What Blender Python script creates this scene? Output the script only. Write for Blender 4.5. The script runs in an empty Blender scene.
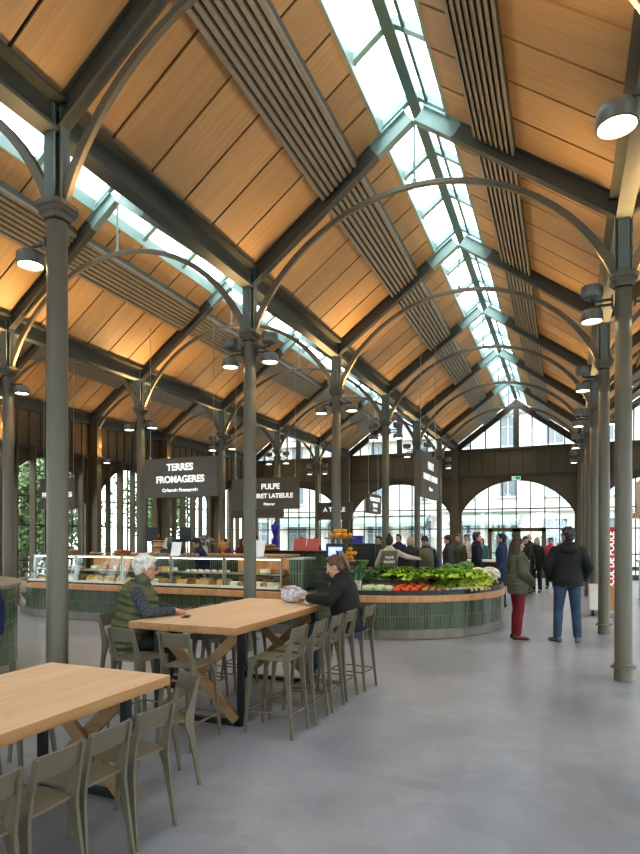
import bpy, bmesh, math, random
from mathutils import Vector, Matrix, Euler
random.seed(7)
PI = math.pi
SC = bpy.context.scene
COL = SC.collection
V = Vector
ORD = ['first','second','third','fourth','fifth','sixth','seventh','eighth','ninth','tenth','eleventh','twelfth','thirteenth','fourteenth']

# ------------------------------------------------------------------ materials
MATS = {}
def mat(name, col, rough=.5, metal=0, var=.12, scale=(8,8,8), emit=None, estr=0, bump=0, spec=.5, island=0):
    if name in MATS: return MATS[name]
    m = bpy.data.materials.new(name); m.use_nodes = True
    nt = m.node_tree; n = nt.nodes; l = nt.links
    b = n['Principled BSDF']
    b.inputs['Roughness'].default_value = rough; b.inputs['Metallic'].default_value = metal
    b.inputs['Specular IOR Level'].default_value = spec
    tc = n.new('ShaderNodeTexCoord'); mp = n.new('ShaderNodeMapping'); mp.inputs['Scale'].default_value = scale
    no = n.new('ShaderNodeTexNoise'); no.inputs['Scale'].default_value = 1; no.inputs['Detail'].default_value = 4
    cr = n.new('ShaderNodeValToRGB')
    lo = [max(0,c*(1-var)) for c in col]; hi = [min(1,c*(1+var)) for c in col]
    cr.color_ramp.elements[0].position = .3; cr.color_ramp.elements[1].position = .7
    cr.color_ramp.elements[0].color = (*lo,1); cr.color_ramp.elements[1].color = (*hi,1)
    l.new(tc.outputs['Object'], mp.inputs['Vector']); l.new(mp.outputs['Vector'], no.inputs['Vector'])
    l.new(no.outputs['Fac'], cr.inputs['Fac'])
    out = cr.outputs['Color']
    if island:
        g = n.new('ShaderNodeNewGeometry'); hs = n.new('ShaderNodeHueSaturation')
        mr = n.new('ShaderNodeMapRange'); mr.inputs['To Min'].default_value = 1-island; mr.inputs['To Max'].default_value = 1+island
        l.new(g.outputs['Random Per Island'], mr.inputs['Value']); l.new(mr.outputs['Result'], hs.inputs['Value'])
        l.new(out, hs.inputs['Color']); out = hs.outputs['Color']
    l.new(out, b.inputs['Base Color'])
    if bump:
        bp = n.new('ShaderNodeBump'); bp.inputs['Strength'].default_value = bump; bp.inputs['Distance'].default_value = .01
        l.new(no.outputs['Fac'], bp.inputs['Height']); l.new(bp.outputs['Normal'], b.inputs['Normal'])
    if emit:
        b.inputs['Emission Color'].default_value = (*emit,1); b.inputs['Emission Strength'].default_value = estr
    MATS[name] = m
    return m

def glass_mat(name, tint=(.9,.96,.96), refl=.08):
    m = bpy.data.materials.new(name); m.use_nodes = True
    nt = m.node_tree; n = nt.nodes; l = nt.links; n.clear()
    o = n.new('ShaderNodeOutputMaterial'); mx = n.new('ShaderNodeMixShader'); t = n.new('ShaderNodeBsdfTransparent'); g = n.new('ShaderNodeBsdfGlossy')
    no = n.new('ShaderNodeTexNoise'); no.inputs['Scale'].default_value = .6
    cr = n.new('ShaderNodeValToRGB'); cr.color_ramp.elements[0].color = (*[c*.97 for c in tint],1); cr.color_ramp.elements[1].color = (*tint,1)
    l.new(no.outputs['Fac'], cr.inputs['Fac']); l.new(cr.outputs['Color'], t.inputs['Color'])
    g.inputs['Roughness'].default_value = .03; mx.inputs['Fac'].default_value = refl
    l.new(t.outputs[0], mx.inputs[1]); l.new(g.outputs[0], mx.inputs[2]); l.new(mx.outputs[0], o.inputs['Surface'])
    MATS[name] = m
    return m

def tile_mat(name, c1, c2, mortar, bw, rh, offset=0, rough=.18, msize=.0035):
    m = bpy.data.materials.new(name); m.use_nodes = True
    nt = m.node_tree; n = nt.nodes; l = nt.links
    b = n['Principled BSDF']; b.inputs['Roughness'].default_value = rough
    uv = n.new('ShaderNodeUVMap'); uv.uv_map = 'UVMap'
    br = n.new('ShaderNodeTexBrick'); br.offset = offset; br.squash = 1
    br.inputs['Scale'].default_value = 1; br.inputs['Brick Width'].default_value = bw; br.inputs['Row Height'].default_value = rh
    br.inputs['Mortar Size'].default_value = msize; br.inputs['Mortar Smooth'].default_value = .1; br.inputs['Bias'].default_value = 0
    br.inputs['Color1'].default_value = (*c1,1); br.inputs['Color2'].default_value = (*c2,1); br.inputs['Mortar'].default_value = (*mortar,1)
    l.new(uv.outputs['UV'], br.inputs['Vector'])
    no = n.new('ShaderNodeTexNoise'); no.inputs['Scale'].default_value = 14
    mx = n.new('ShaderNodeMix'); mx.data_type = 'RGBA'; mx.blend_type = 'MULTIPLY'; mx.inputs[0].default_value = .5
    l.new(uv.outputs['UV'], no.inputs['Vector']); l.new(br.outputs['Color'], mx.inputs[6]); l.new(no.outputs['Color'], mx.inputs[7])
    hs = n.new('ShaderNodeHueSaturation'); hs.inputs['Value'].default_value = 1.35; hs.inputs['Saturation'].default_value=.95
    l.new(mx.outputs[2], hs.inputs['Color']); l.new(hs.outputs['Color'], b.inputs['Base Color'])
    bp = n.new('ShaderNodeBump'); bp.inputs['Strength'].default_value = .5; bp.inputs['Distance'].default_value = .004; bp.invert = True
    l.new(br.outputs['Fac'], bp.inputs['Height']); l.new(bp.outputs['Normal'], b.inputs['Normal'])
    MATS[name] = m
    return m

def wood_mat(name, c1, c2, axis='y', fine=40, coarse=1.6, rough=.5, island=0, knots=False):
    m = bpy.data.materials.new(name); m.use_nodes = True
    nt = m.node_tree; n = nt.nodes; l = nt.links
    b = n['Principled BSDF']; b.inputs['Roughness'].default_value = rough
    tc = n.new('ShaderNodeTexCoord'); mp = n.new('ShaderNodeMapping')
    sc = {'x':(coarse,fine,fine),'y':(fine,coarse,fine),'z':(fine,fine,coarse),'slope':(coarse,fine,coarse)}[axis]
    mp.inputs['Scale'].default_value = sc
    no = n.new('ShaderNodeTexNoise'); no.inputs['Scale'].default_value = 1; no.inputs['Detail'].default_value = 5; no.inputs['Distortion'].default_value = .4
    cr = n.new('ShaderNodeValToRGB'); cr.color_ramp.elements[0].position = .3; cr.color_ramp.elements[1].position = .72
    cr.color_ramp.elements[0].color = (*c1,1); cr.color_ramp.elements[1].color = (*c2,1)
    l.new(tc.outputs['Object'], mp.inputs['Vector']); l.new(mp.outputs['Vector'], no.inputs['Vector']); l.new(no.outputs['Fac'], cr.inputs['Fac'])
    out = cr.outputs['Color']
    if island:
        g = n.new('ShaderNodeNewGeometry'); hs = n.new('ShaderNodeHueSaturation')
        mr = n.new('ShaderNodeMapRange'); mr.inputs['To Min'].default_value = 1-island; mr.inputs['To Max'].default_value = 1+island
        l.new(g.outputs['Random Per Island'], mr.inputs['Value']); l.new(mr.outputs['Result'], hs.inputs['Value'])
        l.new(out, hs.inputs['Color']); out = hs.outputs['Color']
    l.new(out, b.inputs['Base Color'])
    MATS[name] = m
    return m

def floor_mat():
    m = bpy.data.materials.new('polished_concrete'); m.use_nodes = True
    nt = m.node_tree; n = nt.nodes; l = nt.links
    b = n['Principled BSDF']
    tc = n.new('ShaderNodeTexCoord')
    vo = n.new('ShaderNodeTexVoronoi'); vo.inputs['Scale'].default_value = 5.5
    n1 = n.new('ShaderNodeTexNoise'); n1.inputs['Scale'].default_value = .9; n1.inputs['Detail'].default_value = 6; n1.inputs['Distortion'].default_value = .8
    n2 = n.new('ShaderNodeTexNoise'); n2.inputs['Scale'].default_value = 160; n2.inputs['Detail'].default_value = 2
    for t in (vo,n1,n2): l.new(tc.outputs['Object'], t.inputs['Vector'])
    cr = n.new('ShaderNodeValToRGB')
    cr.color_ramp.elements[0].position = .25; cr.color_ramp.elements[1].position = .8
    cr.color_ramp.elements[0].color = (.205,.212,.25,1); cr.color_ramp.elements[1].color = (.35,.36,.41,1)
    l.new(n1.outputs['Fac'], cr.inputs['Fac'])
    m1 = n.new('ShaderNodeMix'); m1.data_type = 'RGBA'; m1.blend_type = 'OVERLAY'; m1.inputs[0].default_value = .055
    sp = n.new('ShaderNodeSeparateColor'); l.new(vo.outputs['Color'], sp.inputs[0])
    l.new(cr.outputs['Color'], m1.inputs[6]); l.new(sp.outputs[0], m1.inputs[7])
    m2 = n.new('ShaderNodeMix'); m2.data_type = 'RGBA'; m2.blend_type = 'OVERLAY'; m2.inputs[0].default_value = .22
    l.new(m1.outputs[2], m2.inputs[6]); l.new(n2.outputs['Fac'], m2.inputs[7])
    l.new(m2.outputs[2], b.inputs['Base Color'])
    mr = n.new('ShaderNodeMapRange'); mr.inputs['To Min'].default_value = .22; mr.inputs['To Max'].default_value = .42
    l.new(n1.outputs['Fac'], mr.inputs['Value']); l.new(mr.outputs['Result'], b.inputs['Roughness'])
    MATS['floor'] = m
    return m

# ------------------------------------------------------------------ mesh builder
class MB:
    def __init__(s): s.v=[]; s.f=[]; s.uv={}
    def add(s, vs, fs):
        k=len(s.v); s.v += [tuple(p) for p in vs]; s.f += [tuple(i+k for i in f) for f in fs]; return s
    def hexa(s, p):
        return s.add(p, [(0,3,2,1),(4,5,6,7),(0,1,5,4),(1,2,6,5),(2,3,7,6),(3,0,4,7)])
    def box(s, c, d, rz=0):
        x,y,z=d[0]/2,d[1]/2,d[2]/2; R=Matrix.Rotation(rz,3,'Z'); c=V(c)
        return s.hexa([c+R@V(q) for q in [(-x,-y,-z),(x,-y,-z),(x,y,-z),(-x,y,-z),(-x,-y,z),(x,-y,z),(x,y,z),(-x,y,z)]])
    def bar(s, a, b, w, h, up=(0,0,1), w2=None, h2=None):
        a=V(a);b=V(b);d=(b-a).normalized();u=V(up)
        if abs(d.dot(u))>.99: u=V((0,1,0))
        r=d.cross(u).normalized();u=r.cross(d).normalized()
        w2=w if w2 is None else w2; h2=h if h2 is None else h2
        return s.hexa([a-r*w/2-u*h/2,a+r*w/2-u*h/2,b+r*w2/2-u*h2/2,b-r*w2/2-u*h2/2,a-r*w/2+u*h/2,a+r*w/2+u*h/2,b+r*w2/2+u*h2/2,b-r*w2/2+u*h2/2])
    def rings(s, rs, cap=True, close=False):
        n=len(rs[0]);k=len(s.v)
        for r in rs: s.v += [tuple(p) for p in r]
        m=len(rs)
        for i in range(m-1 if not close else m):
            for j in range(n):
                a=k+i*n+j;b=k+i*n+(j+1)%n;c=k+((i+1)%m)*n+(j+1)%n;d=k+((i+1)%m)*n+j
                s.f.append((a,b,c,d))
        if cap and not close:
            s.f.append(tuple(k+j for j in reversed(range(n)))); s.f.append(tuple(k+(m-1)*n+j for j in range(n)))
        return s
    def tube(s, pts, r, n=8, cap=True):
        pts=[V(p) for p in pts]; rs=[]; prev=None
        for i,p in enumerate(pts):
            d=(pts[min(i+1,len(pts)-1)]-pts[max(i-1,0)]).normalized()
            u=V((0,0,1)) if abs(d.z)<.95 else V((0,1,0))
            if prev is not None and prev.length>0:
                u=prev
            x=d.cross(u).normalized(); y=x.cross(d).normalized(); prev=y
            ri=r[i] if isinstance(r,(list,tuple)) else r
            rs.append([p+(x*math.cos(t)+y*math.sin(t))*ri for t in [2*PI*j/n for j in range(n)]])
        return s.rings(rs,cap)
    def lathe(s, prof, n=16, c=(0,0,0), M=None, sx=1, sy=1):
        c=V(c); rs=[]
        for r,z in prof:
            q=[V((r*sx*math.cos(2*PI*j/n),r*sy*math.sin(2*PI*j/n),z)) for j in range(n)]
            rs.append([(M@p if M else p)+c for p in q])
        return s.rings(rs)
    def ell(s, c, r, M=None, n=12, m=8):
        c=V(c); rs=[]
        for i in range(m+1):
            a=-PI/2+PI*i/m; rr=max(math.cos(a),.02)
            q=[V((r[0]*rr*math.cos(2*PI*j/n),r[1]*rr*math.sin(2*PI*j/n),r[2]*math.sin(a))) for j in range(n)]
            rs.append([(M@p if M else p)+c for p in q])
        return s.rings(rs)
    def cap(s, a, b, ra, rb, n=10):
        a=V(a);b=V(b)
        if (b-a).length<1e-5: return s.ell(a,(ra,ra,ra))
        d=(b-a).normalized(); u=V((0,0,1)) if abs(d.z)<.9 else V((0,1,0)); x=d.cross(u).normalized(); y=x.cross(d)
        rs=[]
        def ring(p,r): rs.append([p+(x*math.cos(2*PI*j/n)+y*math.sin(2*PI*j/n))*r for j in range(n)])
        for t in (-85,-55,-25): ring(a+d*ra*math.sin(math.radians(t)), ra*math.cos(math.radians(t)))
        ring(a,ra); ring(b,rb)
        for t in (25,55,85): ring(b+d*rb*math.sin(math.radians(t)), rb*math.cos(math.radians(t)))
        return s.rings(rs)
    def prism(s, poly, vec):
        vec=V(vec); n=len(poly); k=len(s.v); poly=[V(p) for p in poly]
        s.v += [tuple(p) for p in poly]+[tuple(p+vec) for p in poly]
        s.f.append(tuple(k+i for i in reversed(range(n)))); s.f.append(tuple(k+n+i for i in range(n)))
        for i in range(n): s.f.append((k+i,k+(i+1)%n,k+n+(i+1)%n,k+n+i))
        return s
    def mesh(s, name):
        me=bpy.data.meshes.new(name); me.from_pydata(s.v,[],s.f); me.validate()
        bm=bmesh.new(); bm.from_mesh(me); bmesh.ops.recalc_face_normals(bm,faces=bm.faces); bm.to_mesh(me); bm.free()
        return me
    def build(s, name, m, parent=None, smooth=False, bevel=0, origin=None, shift=None):
        if shift is not None:
            sh=V(shift); s.v=[tuple(V(p)-sh) for p in s.v]
        me=s.mesh(name)
        if smooth is True: me.polygons.foreach_set('use_smooth',[True]*len(me.polygons))
        o=bpy.data.objects.new(name,me); COL.objects.link(o)
        if m: me.materials.append(m)
        if parent: o.parent=parent
        if origin is not None: o.location=origin
        if smooth=='auto': autosmooth(me,40)
        if bevel:
            md=o.modifiers.new('bevel','BEVEL'); md.width=bevel; md.segments=2; md.limit_method='ANGLE'
        return o

def autosmooth(me,deg):
    bm=bmesh.new(); bm.from_mesh(me)
    for f in bm.faces: f.smooth=True
    for e in bm.edges:
        if len(e.link_faces)==2 and e.calc_face_angle(0)>math.radians(deg): e.smooth=False
    bm.to_mesh(me); bm.free()

def uv_strip(o, fn):
    me=o.data; uv=me.uv_layers.new(name='UVMap')
    for lp in me.loops: uv.data[lp.index].uv=fn(me.vertices[lp.vertex_index].co)

def tag(o, label=None, cat=None, group=None, kind=None):
    if label: o['label']=label
    if cat: o['category']=cat
    if group: o['group']=group
    if kind: o['kind']=kind
    return o
def thing(name, label, cat, loc=(0,0,0), rz=0, group=None):
    o=bpy.data.objects.new(name,None); COL.objects.link(o); o.location=loc; o.rotation_euler=(0,0,rz); o.empty_display_size=.1
    return tag(o,label,cat,group)
def struct(name, mb, m, parent=None, **k):
    o=mb.build(name,m,parent,**k)
    if not parent: o['kind']='structure'
    return o
def dup(root, loc, rz, label, group=None):
    r=root.copy(); COL.objects.link(r); r.location=loc; r.rotation_euler=(0,0,rz); r['label']=label
    if group: r['group']=group
    for ch in list(root.children):
        c=ch.copy(); COL.objects.link(c); c.parent=r
        for g in list(ch.children):
            d=g.copy(); COL.objects.link(d); d.parent=c
    return r

def text_obj(name, body, size, m, parent, loc, rot, extrude=.004, align='CENTER', bold=.0):
    cu=bpy.data.curves.new(name,'FONT'); cu.body=body; cu.size=size; cu.align_x=align; cu.align_y='CENTER'; cu.extrude=extrude; cu.offset=bold
    o=bpy.data.objects.new(name,cu); COL.objects.link(o)
    dg=bpy.context.evaluated_depsgraph_get(); me=bpy.data.meshes.new_from_object(o.evaluated_get(dg))
    bpy.data.objects.remove(o); bpy.data.curves.remove(cu)
    o=bpy.data.objects.new(name,me); COL.objects.link(o); me.materials.clear(); me.materials.append(m)
    o.parent=parent; o.location=loc; o.rotation_euler=rot
    return o

def fuse(mb, voxel, smooth=3):
    """one closed skin over overlapping solids"""
    me=mb.mesh('fuse'); o=bpy.data.objects.new('fuse',me); COL.objects.link(o)
    md=o.modifiers.new('r','REMESH'); md.mode='VOXEL'; md.voxel_size=voxel; md.use_smooth_shade=True
    if smooth:
        sm=o.modifiers.new('s','SMOOTH'); sm.factor=.5; sm.iterations=smooth
    dg=bpy.context.evaluated_depsgraph_get(); r=bpy.data.meshes.new_from_object(o.evaluated_get(dg))
    bpy.data.objects.remove(o); bpy.data.meshes.remove(me)
    r.polygons.foreach_set('use_smooth',[True]*len(r.polygons))
    return r
def fobj(name, mb, m, parent, voxel, smooth=3):
    me=fuse(mb,voxel,smooth); me.name=name; me.materials.append(m)
    o=bpy.data.objects.new(name,me); COL.objects.link(o); o.parent=parent
    return o

# ------------------------------------------------------------------ palette
IRON = mat('iron_paint',(.155,.138,.105),.42,var=.06,scale=(3,3,1))
IRONL = mat('iron_turquoise_and_skylit',(.25,.36,.345),.4,var=.05,scale=(3,3,3))  # turquoise of the glazing bars; on rafter tops it paints in the skylight
IRONR = mat('rafter_paint',(.105,.103,.082),.45,var=.06,scale=(3,3,3))
IRONP = mat('iron_post',(.15,.185,.18),.42,var=.06,scale=(3,3,3))
TEAL = mat('ridge_teal',(.07,.14,.14),.4,var=.05)
DARKI = mat('dark_iron',(.075,.085,.078),.5,var=.08)
BROWN = mat('brown_cladding',(.125,.092,.05),.5,var=.1,scale=(2,2,.6))
BROWND = mat('brown_frame',(.075,.062,.045),.5,var=.1)
WCEIL = wood_mat('ceiling_boards',(.375,.245,.125),(.455,.31,.168),'slope',26,1.2,.55,island=.12)
JOINT = mat('dark_joint',(.035,.03,.025),.8)
RIB = mat('ribbed_strip',(.26,.24,.205),.45,metal=.3,var=.06)
GLASS = glass_mat('window_glass')
SKYG = glass_mat('skylight_glass',(.94,.985,.99),.05)
CASEG = glass_mat('case_glass',(.95,.97,.96),.035)
TABLE = wood_mat('table_oak',(.68,.44,.275),(.82,.585,.39),'y',22,.9,.42)
TABLEE = wood_mat('table_oak_edge',(.33,.165,.07),(.47,.265,.12),'y',22,.9,.45)  # darker oak for side faces, shade of facing away from light coloured in
TABLEX = wood_mat('brace_oak',(.25,.14,.06),(.36,.215,.10),'x',14,1.5,.5)
BLACK = mat('black_steel',(.018,.018,.02),.45,metal=.4)
BLKP = mat('black_plastic',(.02,.02,.022),.4)
STOOL = mat('stool_paint',(.145,.122,.086),.42,var=.07,scale=(5,5,5))
TILE = tile_mat('green_tiles',(.028,.047,.020),(.066,.088,.042),(.17,.17,.13),.045,.215)
TILEL = tile_mat('green_tiles_tall',(.045,.10,.05),(.10,.17,.095),(.30,.32,.27),.062,.255)
RIMW = wood_mat('counter_oak',(.43,.215,.09),(.58,.32,.15),'z',12,2,.45)
KICK = mat('kick_metal',(.20,.175,.15),.4,metal=.5,var=.12)
STEEL = mat('brushed_steel',(.40,.40,.38),.35,metal=.7,var=.05)
PALE = mat('pale_enamel',(.72,.70,.65),.4,var=.04)
SIGNM = mat('sign_board',(.115,.095,.075),.5,var=.04)
WHITE = mat('white_lettering',(.88,.88,.88),.5,var=.02,emit=(1,1,1),estr=.35)
LENS = mat('lamp_lens',(1,.9,.7),.3,var=.01,emit=(1,.80,.50),estr=14)
LAMPH = mat('lamp_housing',(.20,.20,.18),.35,metal=.3,var=.06)
FLOOR = floor_mat()
# ------------------------------------------------------------------ the hall
S=3.566; A0=4.065; LX=-4.257; W=4.888; RX=LX+W
def fy(k): return A0+S*(k-1)          # y of frame k
BACK=fy(7); K0=0; KB=-2
XS=[LX-2*W,LX-W,LX,RX,RX+W]           # lines of columns
WLX=XS[0]; WRX=XS[4]
ZE=5.27; ZR=7.07; SLP=(ZR-ZE)/(W/2)
YB=fy(KB)
AISLE=['left wall aisle','left aisle','central aisle','right aisle']

mb=MB(); mb.box(((WLX+WRX)/2,(YB+BACK)/2,-.1),(WRX-WLX+.6,BACK-YB+.6,.2)); struct('floor',mb,FLOOR)
PAVE=mat('outdoor_paving',(.30,.29,.28),.8,var=.1,scale=(.5,.5,.5))
mb=MB(); mb.box((-5,20,-.3),(140,140,.18)); struct('ground',mb,PAVE)

# ceiling boards, dark deck, skylights
cb=MB(); db=MB()
SKW=.45; OFF=.27
def slope_pt(cx,side,d,y,off): return V((cx+side*d,y,ZR-SLP*d+off))
for i in range(4):
    cx=(XS[i]+XS[i+1])/2
    for side in (-1,1):
        for k in range(KB,7):
            for q in range(6):
                y0=fy(k)+q*S/6+.016; y1=fy(k)+(q+1)*S/6-.016
                for d0,d1 in ((W/2-.02,1.24),(.80,SKW)):
                    p=[slope_pt(cx,side,d,y,OFF+o) for o in (0,.03) for d,y in ((d0,y0),(d1,y0),(d1,y1),(d0,y1))]
                    cb.hexa(p)
        y0,y1=YB,BACK
        db.hexa([slope_pt(cx,side,d,y,OFF+.034+o) for o in (0,.09) for d,y in ((W/2+.02,y0),(SKW,y0),(SKW,y1),(W/2+.02,y1))])
struct('ceiling',cb,WCEIL)
struct('ceiling',db,JOINT)
for i in range(4):
    cx=(XS[i]+XS[i+1])/2
    g=MB(); f=MB()
    for side in (-1,1):
        g.hexa([slope_pt(cx,side,d,y,OFF+.17+o) for o in (0,.012) for d,y in ((SKW+.05,YB),(.03,YB),(.03,BACK),(SKW+.05,BACK))])
        f.bar(slope_pt(cx,side,SKW+.0,YB,OFF+.09),slope_pt(cx,side,SKW+.0,BACK,OFF+.09),.05,.20)
        for k in range(KB,7):
            for q in (0,1,2):
                y=fy(k)+q*S/3
                f.bar(slope_pt(cx,side,SKW,y,OFF+.12),slope_pt(cx,side,.04,y,OFF+.12),.085,.09)
    rb=MB(); rb.bar((cx,YB,ZR+OFF+.06),(cx,BACK,ZR+OFF+.06),.06,.17); rb.bar((cx,YB,ZR+OFF-.03),(cx,BACK,ZR+OFF-.03),.13,.025); rb.bar((cx+.17,YB,ZR+OFF-.03),(cx+.17,BACK,ZR+OFF-.03),.035,.06)
    w=struct('window_%d'%(i+1),g,SKYG)
    f.build('glazing_bars',IRONL,w); rb.build('ridge_beam',TEAL,w)

# ribbed strips, one per bay and slope
for i in range(4):
    cx=(XS[i]+XS[i+1])/2
    for side in (-1,1):
        for k in range(K0,7):
            y0=fy(k)+.09; y1=fy(k+1)-.09
            t=thing('ribbed_panel','ribbed metal strip, %s roof slope of %s, %s bay from end arches'%('left' if side<0 else 'right',AISLE[i],ORD[6-k]),'ceiling panel',slope_pt(cx,side,1.02,(y0+y1)/2,OFF-.1),group='ribbed strips under the roof')
            o0=t.location
            m=MB(); d0,d1=.76,1.28
            pr=[]
            n=8
            for a in range(n):
                u0=d0+(d1-d0)*a/n; u1=d0+(d1-d0)*(a+1)/n; w=(u1-u0)
                m.hexa([slope_pt(cx,side,d,y,OFF+o)-o0 for o in (-.15,-.10) for d,y in ((u0+.006,y0),(u1-.022,y0),(u1-.022,y1),(u0+.006,y1))])
            m.build('ribs',RIB,t)
            m=MB(); m.hexa([slope_pt(cx,side,d,y,OFF+o)-o0 for o in (-.098,-.01) for d,y in ((d0+.01,y0+.01),(d1-.01,y0+.01),(d1-.01,y1-.01),(d0+.01,y1-.01))])
            m.build('tray',DARKI,t)

# frames: rafters, arch, hanger rod
def circ_arc(x0,x1,z0,rise,n):
    h=(x1-x0)/2; r=(h*h+rise*rise)/(2*rise); zc=z0+rise-r; cx=(x0+x1)/2; a=math.asin(h/r)
    return [V((cx+r*math.sin(-a+2*a*j/n),0,zc+r*math.cos(-a+2*a*j/n))) for j in range(n+1)]
for i in range(4):
    cx=(XS[i]+XS[i+1])/2
    for k in range(K0,7):
        y=fy(k)
        t=thing('arched_roof_truss','green rafters and curved tie over %s, %s frame from end arches'%(AISLE[i],ORD[6-k]),'roof truss',(cx,y,0),group='roof trusses')
        for side in (-1,1):
            m=MB()
            e=slope_pt(0,side,W/2-.06,0,0); r=slope_pt(0,side,0,0,0)
            # I section: two flanges and a web
            up=V((-side*SLP*-1,0,1)).normalized() if False else V((side*SLP,0,1)).normalized()
            for q,w,h in ((.02,.12,.025),(.12,.03,.2),(.215,.12,.025)):
                m.bar(e+up*q,e.lerp(r,.80)+up*q,w,h)
            m.build('rafter',IRONR,t)
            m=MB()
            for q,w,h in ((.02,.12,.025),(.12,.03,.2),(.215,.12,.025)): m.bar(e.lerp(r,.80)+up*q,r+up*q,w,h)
            m.build('rafter_skylit_end',IRONL,t)  # top of the same rafter in a paler colour, skylight painted in
        pts=circ_arc(-W/2+.07,W/2-.07,4.68,1.57,26)
        m=MB(); rs=[]
        for j,p in enumerate(pts):
            a=pts[max(j-1,0)]; b=pts[min(j+1,len(pts)-1)]; d=(b-a).normalized(); nn=V((-d.z,0,d.x))
            dep=.033+.022*(abs(j-13)/13)**2
            rs.append([p+nn*dep+V((0,.027,0)),p+nn*dep-V((0,.027,0)),p-nn*dep-V((0,.027,0)),p-nn*dep+V((0,.027,0))])
        m.rings(rs); m.build('arch_tie',IRON,t,bevel=.008)
        m=MB(); m.tube([(0,0,6.27),(0,0,ZR+.03)],.016,8); m.lathe([(.03,6.27),(.03,6.33)],10); m.build('hanger_rod',IRONL,t)

# valley beams on the column lines
for j,x in enumerate(XS):
    m=MB(); m.box((x,(YB+BACK)/2,ZE+.16),(.05,BACK-YB,.24)); m.box((x,(YB+BACK)/2,ZE+.03),(.17,BACK-YB,.035)); m.box((x,(YB+BACK)/2,ZE+.29),(.3,BACK-YB,.03))
    struct('trim_%d'%(j+1),m,DARKI)

# columns
def column(x,y,label):
    t=thing('iron_column',label,'column',(x,y,0),group='iron columns'); t['kind']='thing'
    m=MB(); m.lathe([(.102,0),(.102,.09),(.098,.12),(.098,.15)],24); m.build('base',IRON,t,smooth='auto')
    m=MB(); m.lathe([(.135,.15),(.135,.17)],24); m.lathe([(.104,.172),(.104,.2)],24); m.build('base_ring',IRON,t,smooth='auto')
    m=MB(); m.lathe([(.094,.2),(.09,4.5)],24); m.build('shaft',IRON,t,smooth='auto')
    m=MB(); rs=[]
    for r,z in ((.095,4.52),(.11,4.555),(.135,4.575),(.135,4.60),(.155,4.612),(.155,4.65),(.135,4.655),(.135,4.67)):
        q=[]
        for sx,sy in ((1,1),(-1,1),(-1,-1),(1,-1)):
            c=.35*r
            q += [(sx*r,sy*(r-c)),(sx*(r-c),sy*r)] if sx*sy>0 else [(sx*(r-c),sy*r),(sx*r,sy*(r-c))]
        rs.append([V((a,b,z)) for a,b in q])
    m.rings(rs); m.build('capital',IRON,t)
    m=MB(); h=ZE+.25
    m.box((0,0,(4.67+h)/2),(.035,.19,h-4.67)); m.box((0,0,(4.67+h)/2),(.16,.03,h-4.67))
    for s in (-1,1): m.box((0,s*.088,(4.67+h)/2),(.12,.016,h-4.67)); m.box((s*.085,0,(4.67+h)/2),(.016,.1,h-4.67))
    m.build('head_post',IRONP,t)
    return t
ROWN={2:'left row of central aisle',1:'far left row',3:'right row of central aisle'}
for j in (1,2,3):
    for k in range(0 if j==3 else 1,7):
        column(XS[j],fy(k),'tall green iron column, %s, %s from the end arches'%(ROWN[j],ORD[6-k]))
for k in range(3,7): column(XS[4]-.32,fy(k),'green iron column by right outer wall, %s from the end arches'%ORD[6-k])

# lamps
LH=MB().lathe([(.05,.075),(.10,.07),(.118,.05),(.123,.0),(.123,-.055),(.112,-.06),(.108,-.045),(.10,-.04)],24).mesh('housing'); autosmooth(LH,40); LH.materials.append(LAMPH)
LL=MB().lathe([(.104,-.046),(.104,-.041)],24).mesh('lens'); LL.materials.append(LENS)
LB=MB(); LB.tube([(0,0,.07),(0,0,.10),(.05,0,.115),(.225,0,.115)],.016,8); LB.box((.215,0,.115),(.02,.07,.09)); LB=LB.mesh('bracket'); LB.materials.append(DARKI)
def lamp(x,y,z,side,up,label,lit=True):
    t=thing('drum_spotlight',label,'spotlight',(x+side*.33,y,z),0 if side<0 else PI,'drum spotlights on the columns')
    if up:
        t.rotation_euler=(PI,0,0 if side<0 else PI)
    for nm,me in (('housing',LH),('lens',LL),('bracket',LB)):
        o=bpy.data.objects.new(nm,me); COL.objects.link(o); o.parent=t
        if nm=='bracket' and up: pass
    return t
WARM=(1,.63,.27)
def spot(loc,aim,power,ang=100,blend=.9,col=WARM,r=.1):
    d=bpy.data.lights.new('lamp_beam','SPOT'); d.energy=power; d.spot_size=math.radians(ang); d.spot_blend=blend; d.color=col; d.shadow_soft_size=r
    o=bpy.data.objects.new('lamp_beam',d); COL.objects.link(o); o.location=loc
    o.rotation_euler=(V(aim)-V(loc)).to_track_quat('-Z','Y').to_euler(); return o
UP=150; DN=150
for j in (1,2,3):
    for k in range(1,7):
        if j==3 and k==1: sides=[(-1,'lower')]
        elif j==2 and k==1: sides=[(-1,'lower')]
        elif j==3: sides=[(-1,'upper'),(-1,'lower'),(1,'lower')]
        elif j==1 and k in (2,3): sides=[(-1,'lower'),(1,'lower')]
        elif k==3: sides=[(-1,'lower'),(1,'lower')]
        else: sides=[(s,q) for s in (-1,1) for q in ('upper','lower')]
        for s,q in sides:
            x,y=XS[j],fy(k); up=q=='upper'
            lamp(x,y,4.52 if up else 4.23,s,up,'drum spotlight facing %s, %s of %s column from arches, %s'%('up' if up else 'down','left' if s<0 else 'right',ORD[6-k],ROWN[j]))
            if not up: spot((x+s*.33,y,4.20),(x+s*1.0,y-.2,0),DN,110)
for j in (1,2,3):
    for k in range(0,7):
        for s in (-1,1):
            x,y=XS[j],fy(k)
            if j==2 and k<=1: pw=.22
            elif k==0: pw=.3
            else: pw=1
            spot((x+s*.33,y,4.56),(x+s*.75,y-.25,6.0),UP*pw,150,1)
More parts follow.
